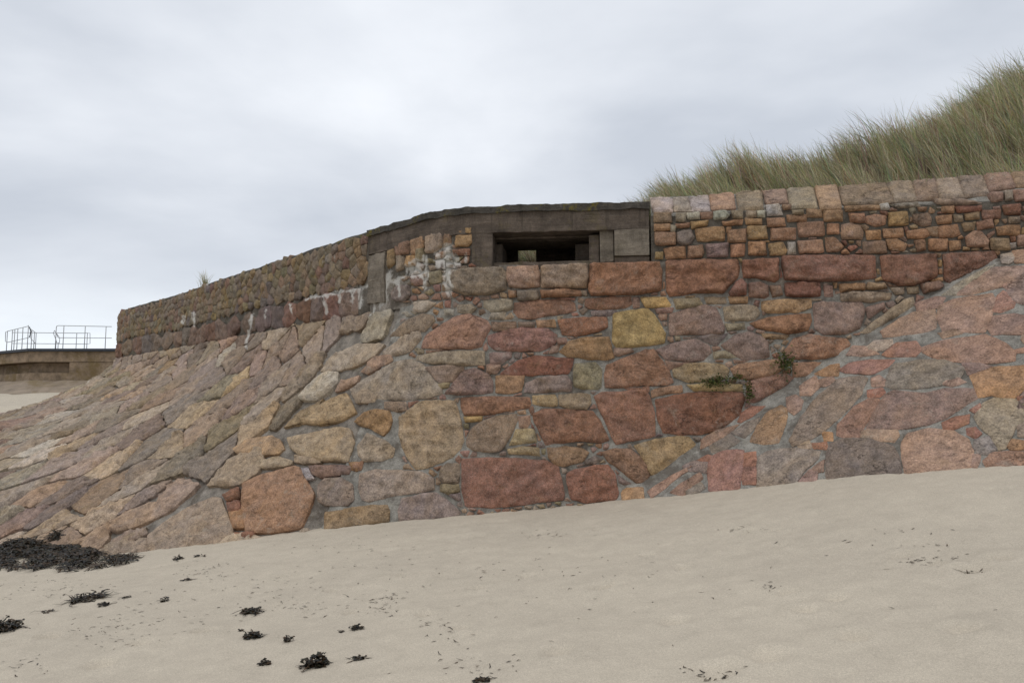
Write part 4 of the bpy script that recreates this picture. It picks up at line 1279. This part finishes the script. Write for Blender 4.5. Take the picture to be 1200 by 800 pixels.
for _ in range(260):                     # the bank seen through the bunker
    x = rnd.uniform(-.6, 1.1); q = rnd.uniform(1.8, 4.0); y = face_y(x) + .5 + q
    clump(x, y, 26, rnd.uniform(.2, .3), .2)
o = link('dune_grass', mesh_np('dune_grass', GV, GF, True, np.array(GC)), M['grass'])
tag(o, 'tall wind-combed marram grass covering the dune above the coping', 'grass', None, 'stuff')

# a lone tuft on the left parapet
gv, gf, gc = [], [], []
s_t = s_at_px(231); pt = wall_pt(s_t, H_TOP + .02, -.2)
for _ in range(70):
    blade(pt + Vector((rnd.gauss(0, .05), rnd.gauss(0, .05), -.02)), rnd.uniform(.2, .5), rnd.uniform(.2, 1.1), math.pi + rnd.gauss(0, .9), .006, rnd.choice(GCOL), rnd.random(), gv, gf, gc)
o = child_at('grass_tuft', gv, gf, M['grass'], None, True, np.array(gc), None, tuple(pt)); tag(o, 'small dry grass tuft growing on top of the left parapet', 'grass tuft')

# ------------------------------------------------------------------ green plants rooted in the joints
def leaf_plant(u, v, wpx, hpx, label, n, up):
    r = cast(u, v); p, nn = r[1][0], r[1][1]
    if nn.dot(ray(u, v)) > 0: nn = -nn
    mpp = (p - ORG).length / FPX; lv, lf, lc = [], [], []; sv, sf, scol = [], [], []
    side = Vector((0, 0, 1)).cross(nn).normalized()
    for _ in range(n):
        a = side * rnd.gauss(0, .27) * wpx * mpp + Vector((0, 0, rnd.gauss(0, .27) * hpx * mpp)); out_ = nn * (.05 + abs(rnd.gauss(0, .05)))
        q = p + a + out_; L = rnd.uniform(.016, .036); d = (a.normalized() * .7 + nn * rnd.uniform(.2, 1) + Vector((rnd.gauss(0, .4), rnd.gauss(0, .3), rnd.gauss(.1, .5)))).normalized()
        s_ = d.cross(Vector((rnd.gauss(0, 1), rnd.gauss(0, 1), rnd.gauss(0, 1)))).normalized(); k = len(lv); nrm = d.cross(s_)
        for t, w, z in ((0, .05, 0), (.35, .34, .08), (.75, .26, .06)):
            lv += [tuple(q + d * L * t - s_ * L * w + nrm * L * z), tuple(q + d * L * t + s_ * L * w + nrm * L * z)]
        lv.append(tuple(q + d * L)); c = rnd.choice([(.05, .075, .018), (.075, .10, .025), (.12, .12, .035), (.035, .05, .015)]); lc += [c] * 7
        lf += [(k, k + 1, k + 3, k + 2), (k + 2, k + 3, k + 5, k + 4), (k + 4, k + 5, k + 6)]
        if rnd.random() < .3:
            k = len(sv); e = p + nn * -.01
            for pt_ in (e, (e + q) / 2 + Vector((0, 0, .01)), q): sv += [tuple(pt_ - s_ * .002), tuple(pt_ + s_ * .002)]
            sf += [(k, k + 1, k + 3, k + 2), (k + 2, k + 3, k + 5, k + 4)]; scol += [(.08, .07, .03)] * 6
    e_ = empty('wall_plant', tuple(p), label, 'plant', 'green plants rooted in the wall joints')
    child_at('leaves', lv, lf, M['leaf'], e_, True, np.array(lc)); child_at('stems', sv, sf, M['leaf'], e_, True, np.array(scol))
leaf_plant(838, 449, 30, 12, 'low green plant spreading along a horizontal joint of the red wall', 260, 0)
leaf_plant(863, 444, 14, 7, 'tiny green plant at the right end of the spreading plant', 70, 0)
leaf_plant(876, 461, 9, 20, 'narrow green plant hanging down a vertical joint of the red wall', 130, 0)
leaf_plant(918, 428, 20, 24, 'bushy dark green plant where steep wall and right slope meet', 260, 1)

# ------------------------------------------------------------------ seaweed
WC = [(.022, .017, .011), (.042, .027, .014), (.014, .012, .010), (.062, .037, .018), (.03, .028, .016)]
def frond(V, F, C, p, length, az, w, seg=5, rise=.5, curl=.8):
    d = az; el = rise; q = Vector(p); k0 = len(V); c = rnd.choice(WC)
    for i in range(seg + 1):
        t = i / seg; ww = w * (.45 + .9 * math.sin(math.pi * min(1, t * .85 + .1))) ; s_ = Vector((-math.sin(d), math.cos(d), rnd.uniform(-.5, .5))).normalized()
        V += [tuple(q - s_ * ww), tuple(q + Vector((0, 0, ww * .5))), tuple(q + s_ * ww)]; C += [c] * 3
        if i < seg:
            F += [(k0 + 3 * i, k0 + 3 * i + 1, k0 + 3 * i + 4, k0 + 3 * i + 3), (k0 + 3 * i + 1, k0 + 3 * i + 2, k0 + 3 * i + 5, k0 + 3 * i + 4)]
            q = q + Vector((math.cos(d) * math.cos(el), math.sin(d) * math.cos(el), math.sin(el))) * (length / seg)
            d += rnd.gauss(0, curl); el = el * .6 + rnd.gauss(-.12, .3)
            gz = ground_z(q.x, q.y) + .004
            if q.z < gz: q.z = gz; el = abs(el) * .3
def ground_z(x, y):
    r = SAND_BVH.ray_cast(Vector((x, y, 6)), Vector((0, 0, -1))); return r[0].z if r[0] is not None else float(sand_base([(x, y)])[0])
def clump_weed(u, v, wpx, hpx, n, label, stringy=0., name='seaweed_clump'):
    p = sand_px(u, v); m = (p - ORG).length / FPX; V, F, C = [], [], []
    rx = wpx * m / 2; hz_ = hpx * m
    for _ in range(n):
        a = rnd.uniform(0, 6.28); r = math.sqrt(rnd.random()) * .6; x, y = p.x + rx * r * math.cos(a), p.y + rx * .8 * r * math.sin(a)
        z = ground_z(x, y) + rnd.random() * hz_ * .55 * (1 - r)
        frond(V, F, C, (x, y, z), rx * rnd.uniform(.2, .65), rnd.uniform(0, 6.28), rnd.uniform(.004, .011), 5, rnd.uniform(-.3, .7), 1.1)
    for _ in range(int(stringy)):
        a = rnd.choice((0, math.pi)) + rnd.gauss(0, .5)
        frond(V, F, C, (p.x, p.y, ground_z(p.x, p.y) + .01), rx * rnd.uniform(1, 1.5), a, .004, 7, .25, .35)
    o = child_at(name, V, F, M['weed'], None, True, np.array(C), None, (p.x, p.y, ground_z(p.x, p.y)))
    tag(o, label, 'seaweed', 'seaweed clumps washed up on the sand'); return o
for a in ((370, 779, 40, 26, 130, 'largest branching black seaweed clump low on the sand at bottom centre left', 6), (296, 748, 30, 13, 80, 'rounded black seaweed clump left of the pointed seaweed scrap', 2),
          (337, 753, 17, 14, 40, 'small pointed seaweed scrap with an upright tip', 1), (310, 777, 19, 11, 60, 'compact seaweed tuft left of the largest clump', 1),
          (293, 718, 34, 11, 60, 'flat diagonal brown seaweed strand above the rounded clump', 3), (418, 738, 22, 9, 50, 'small flat black seaweed clump right of the other clumps', 1),
          (193, 704, 14, 12, 26, 'little upright seaweed scrap alone on pale sand', 1), (103, 703, 52, 8, 90, 'long drawn out seaweed strand below the dark heap', 8),
          (122, 709, 18, 6, 34, 'short dark seaweed piece touching the long strand', 2), (148, 700, 14, 4, 14, 'thin dark seaweed sliver right of the long strand', 1),
          (4, 738, 46, 18, 170, 'dense seaweed bunch cut by the left edge of the picture', 4), (208, 655, 16, 8, 40, 'small dark seaweed tuft close to the mauve stone', 1),
          (235, 651, 16, 5, 18, 'wispy seaweed strand right of the small tuft near the stones', 2), (218, 681, 17, 5, 20, 'broken seaweed strand between stones and upright scrap', 2),
          (282, 737, 9, 4, 10, 'tiny brown seaweed scrap above the rounded clump', 0), (400, 741, 10, 4, 10, 'tiny straight seaweed twig left of the flat clump', 1),
          (565, 797, 24, 6, 40, 'seaweed bits cut by the bottom edge of the picture', 2), (421, 771, 26, 4, 22, 'thin buried seaweed line right of the largest clump', 3),
          (55, 715, 22, 3, 12, 'pale brown seaweed stalk left of the long strand', 2)):
    clump_weed(*a)
# the dark heap against the foot of the left slope
HEAP = np.array([(-20, 645), (20, 632), (45, 634), (70, 622), (78, 628), (55, 640), (95, 640), (130, 650), (168, 655), (130, 665), (90, 671), (60, 668), (20, 668), (-20, 672)], float)
V, F, C = [], [], []
def surf_px(u, v):
    a = sand_px(u, v); r = hit(B['S'], u, v)
    return r[0] if r and (r[0] - ORG).length < (a - ORG).length else a
cnt = 0
while cnt < 3000:
    u, v = rnd.uniform(-20, 170), rnd.uniform(620, 674)
    d, ins = poly_dist(HEAP, np.array([(u, v)]))
    if not ins[0] or noise.fractal((u * .05, v * .11, 3), .8, 2.2, 3) < -.12 or (d[0] < 4 and rnd.random() < .6): continue
    cnt += 1; p = surf_px(u, v); n0 = len(V)
    hz_ = min(1, d[0] / 10) * .1
    dz = .02 + rnd.random() * hz_
    k = len(V); c = rnd.choice(WC); q = Vector((p.x, p.y, p.z + dz)); dd = rnd.uniform(0, 6.28); w = rnd.uniform(.008, .02); el = rnd.uniform(-.2, .5)
    for i in range(5):
        s_ = Vector((-math.sin(dd), math.cos(dd), rnd.uniform(-.6, .6))).normalized(); ww = w * (1 - .15 * i)
        V += [tuple(q - s_ * ww), tuple(q + Vector((0, 0, ww * .5))), tuple(q + s_ * ww)]; C += [c] * 3
        if i < 4: F += [(k + 3 * i, k + 3 * i + 1, k + 3 * i + 4, k + 3 * i + 3), (k + 3 * i + 1, k + 3 * i + 2, k + 3 * i + 5, k + 3 * i + 4)]
        q = q + Vector((math.cos(dd) * math.cos(el), math.sin(dd) * math.cos(el), math.sin(el))) * rnd.uniform(.02, .05); dd += rnd.gauss(0, .7); el = el * .5 + rnd.gauss(-.15, .3)
heap = child_at('seaweed_heap', V, F, M['weed'], None, True, np.array(C), None, tuple(surf_px(80, 660)))
tag(heap, 'big dark brown seaweed heap piled against the foot of the left slope', 'seaweed')
# crumbs of weed strewn over the sand
V, F, C = [], [], []
spots = [(455, 700, 22, 5, 26), (445, 715, 30, 8, 20), (520, 740, 30, 20, 26), (560, 780, 60, 20, 26), (350, 710, 30, 6, 24), (640, 625, 50, 5, 22), (900, 690, 12, 10, 8), (1080, 658, 30, 6, 26), (1140, 668, 14, 4, 22),
         (240, 665, 40, 12, 45), (60, 690, 70, 14, 90), (140, 745, 50, 20, 45), (300, 690, 120, 20, 70), (420, 640, 120, 12, 40), (180, 720, 120, 30, 60), (420, 690, 120, 30, 50), (620, 660, 200, 20, 40), (1060, 640, 100, 20, 30), (870, 621, 40, 3, 26), (40, 780, 50, 12, 20), (835, 789, 40, 4, 30), (700, 690, 300, 60, 40)]
for u0, v0, du, dv_, n in spots:
    for _ in range(n):
        u, v = u0 + rnd.gauss(0, .5) * du, v0 + rnd.gauss(0, .5) * dv_
        if v < sand_line(u) + 6 or v > 815: continue
        p = sand_px(u, v); frond(V, F, C, (p.x, p.y, ground_z(p.x, p.y) + .003), rnd.uniform(.01, .05), rnd.gauss(0, .8) + rnd.choice((0, math.pi)), rnd.uniform(.0015, .004), 2, .15, .5)
o = child_at('seaweed_crumbs', V, F, M['weed'], None, True, np.array(C), None, tuple(sand_px(420, 720))); tag(o, 'tiny dark seaweed crumbs strewn over the pale sand', 'seaweed', None, 'stuff')

# ------------------------------------------------------------------ far bunker with railings beyond the bend
DF = 31.
far = empty('bunker', (-17, 32, 3.), 'distant flat roofed stone bunker with a dark horizontal slot', 'bunker')
FP = [(-19.5 + 0., 38.5), (at_depth(36, 402, DF).x, DF), (at_depth(175, 402, DF).x, DF)]
FP[0] = (at_depth(-90, 402, 36.5).x, 36.5)
def far_band(name, pts, z0, z1, f, bck, mat, parent):
    V, Fc = [], []
    P = [Vector((x, y, 0)) for x, y in pts]
    for i, p in enumerate(P):
        a = P[min(i + 1, len(P) - 1)] - P[max(i - 1, 0)]; n = Vector((a.y, -a.x, 0)).normalized()
        for off, z in ((f, z0), (f, z1), (bck, z1), (bck, z0)): V.append(tuple(p + n * off + Vector((0, 0, z))))
    for i in range(len(P) - 1):
        for j in range(4): Fc.append((i * 4 + j, i * 4 + (j + 1) % 4, i * 4 + 4 + (j + 1) % 4, i * 4 + 4 + j))
    k = 4 * (len(P) - 1); Fc += [(0, 1, 2, 3), (k + 3, k + 2, k + 1, k)]
    o = child_at(name, V, Fc, mat, parent, False)
    bm = bmesh.new(); bm.from_mesh(o.data); bmesh.ops.recalc_face_normals(bm, faces=bm.faces); bm.to_mesh(o.data); bm.free(); return o
def zf(v, d=DF): return EYE + (490 - v) / FPX * d
pslot = (at_depth(81, 430, DF).x, DF)
far_band('roof_edge', FP, zf(411.6), zf(408.6), .12, -6, M['dark_steel'], far)
far_band('upper_wall', FP, zf(424), zf(411.6) - .01, 0, -.8, M['far_wall'], far)
far_band('end_wall', [pslot, FP[2]], zf(452), zf(424) - .01, -.02, -.8, M['far_wall'], far)
far_band('slot_back', [FP[0], FP[1], pslot], zf(452), zf(424) - .01, -.5, -.8, M['far_wall'], far)
far_band('lower_wall', [FP[0], FP[1], pslot], zf(452), zf(437), -.02, -.48, M['far_wall'], far)
# its sloping foot and the sand drifted against it
far_rev = None
xs = np.linspace(FP[0][0] - 1, FP[2][0] + 1, 40); V = []
for x in xs:
    fy = np.interp(x, [p[0] for p in FP], [p[1] for p in FP])
    for k in range(12):
        t = k / 11; V.append((x, fy - .1 - t * 3.2 + noise.noise((x * 2, t * 6, 0)) * .08, zf(446) - t * 1.15 + noise.noise((x * 2, t * 9, 4)) * .05))
o = child_at('stone_revetment', V, [f[::-1] for f in grid_faces(40, 12)], M['far_slope'], None); tag(o, 'distant tan stone slope below the flat roofed bunker', 'revetment')
V = []
xs = np.linspace(-34, -8, 44); ys = np.linspace(22, 31, 26)
for x in xs:
    for y in ys:
        V.append((x, y, EYE + .15 + (y - 23.5) * .13 + noise.fractal((x * .4, y * .4, 2), .9, 2, 3) * .08 - 3 * sstep(25.2, 22, y)))
o = link('sand', mesh_np('sand', V, grid_faces(44, 26)), M['sand']); tag(o, 'pale drifted sand below the distant bunker', 'sand', None, 'structure')
# a low timber kerb
p0, p1 = at_depth(-30, 481, 26.2), at_depth(52, 471, 27.6)
d = (p1 - p0); nrm = Vector((-d.y, d.x, 0)).normalized() * .06
V = [tuple(p + s_ * nrm + Vector((0, 0, z))) for p in (p0, p1) for s_, z in ((-1, -.4), (1, -.4), (1, .05), (-1, .05))]
o = child_at('timber_kerb', V, [(0, 1, 2, 3), (7, 6, 5, 4), (0, 4, 5, 1), (1, 5, 6, 2), (2, 6, 7, 3), (3, 7, 4, 0)], M['wood'], None, False); tag(o, 'dark low timber kerb on the distant sand', 'kerb')

def tube(pts, r, n=6):
    V, F = [], []
    pts = [Vector(p) for p in pts]
    for i, p in enumerate(pts):
        t = (pts[min(i + 1, len(pts) - 1)] - pts[max(i - 1, 0)]).normalized(); a = t.cross(Vector((.3, 1, .2))).normalized(); b = t.cross(a)
        for j in range(n): V.append(tuple(p + (a * math.cos(6.2832 * j / n) + b * math.sin(6.2832 * j / n)) * r))
    for i in range(len(pts) - 1):
        for j in range(n): F.append((i * n + j, i * n + (j + 1) % n, (i + 1) * n + (j + 1) % n, (i + 1) * n + j))
    F += [tuple(range(n))[::-1], tuple((len(pts) - 1) * n + j for j in range(n))]
    return V, F
def railing(label, depth, rails, posts, panels=()):
    """pixel layout of a steel railing standing on the far roof at the given depth (a number or a function of the column)"""
    D = depth if callable(depth) else (lambda u: depth)
    e_ = empty('railing', tuple(at_depth(posts[0][0], posts[0][2], D(posts[0][0]))), label, 'railing', 'steel railings on the distant roof')
    for r in rails: V, F = tube([at_depth(u, v, D(u)) for u, v in r], .0125); child_at('rail', V, F, M['steel'], e_)
    for u, v0, v1 in posts:
        a = at_depth(u, v0, D(u)); b = Vector((a.x, a.y, zf(409) - .02))
        V, F = tube([a, b], .015); child_at('post', V, F, M['steel'], e_)
    for q in panels:
        V, F = tube([at_depth(u, v, D(u)) for u, v in q], .022); child_at('gate_frame', V, F, M['dark_steel'], e_)
dl = lambda u: np.interp(u, [-90, 36, 200], [36.8, DF + .3, DF + .3])
railing('low slanted railing with six posts at the left edge of the distant roof', dl, [[(8.8, 388), (33.4, 382)], [(8.8, 401), (33.4, 395.6)], [(8.8, 388), (6.5, 389), (6.3, 400), (8.8, 401)]],
        [(8.8, 388, 415), (14.8, 386.5, 413), (17.5, 386, 412), (21, 385, 411), (27, 383.5, 409), (33.4, 381, 405)])
railing('long low railing at the back of the distant roof', 33.5, [[(14, 389.5), (100, 390.3)], [(14, 402.3), (100, 403)], [(100, 390), (105.5, 390.2), (105.5, 402.6), (100, 403)]],
        [(42.5, 389.5, 408), (90, 390, 408), (102.5, 390, 408)])
railing('tall two bar railing beside the curved wall end', DF + .25, [[(66, 384), (66.5, 382), (68.5, 381.4), (131, 382.6)], [(68, 395.6), (131, 396)]],
        [(66, 384, 410), (75, 381.5, 410), (100, 382, 410), (124.4, 382.4, 410)])
railing('small tilted gate between the slanted railing and the long railing', 32., [[(34.2, 384), (42, 390)], [(34.5, 394.5), (41, 402)]], [(37.5, 387, 409), (40.5, 389, 409)], [[(34.4, 383), (36.2, 388), (35, 395), (33.8, 394)]])
railing('narrow looped gate left of the tall railing', 32.2, [[(64, 387), (62.5, 390), (67, 402), (69.5, 402), (70, 396), (64, 387)], [(65, 389), (68, 395)]], [(65.8, 398, 409), (68.3, 401, 409)])
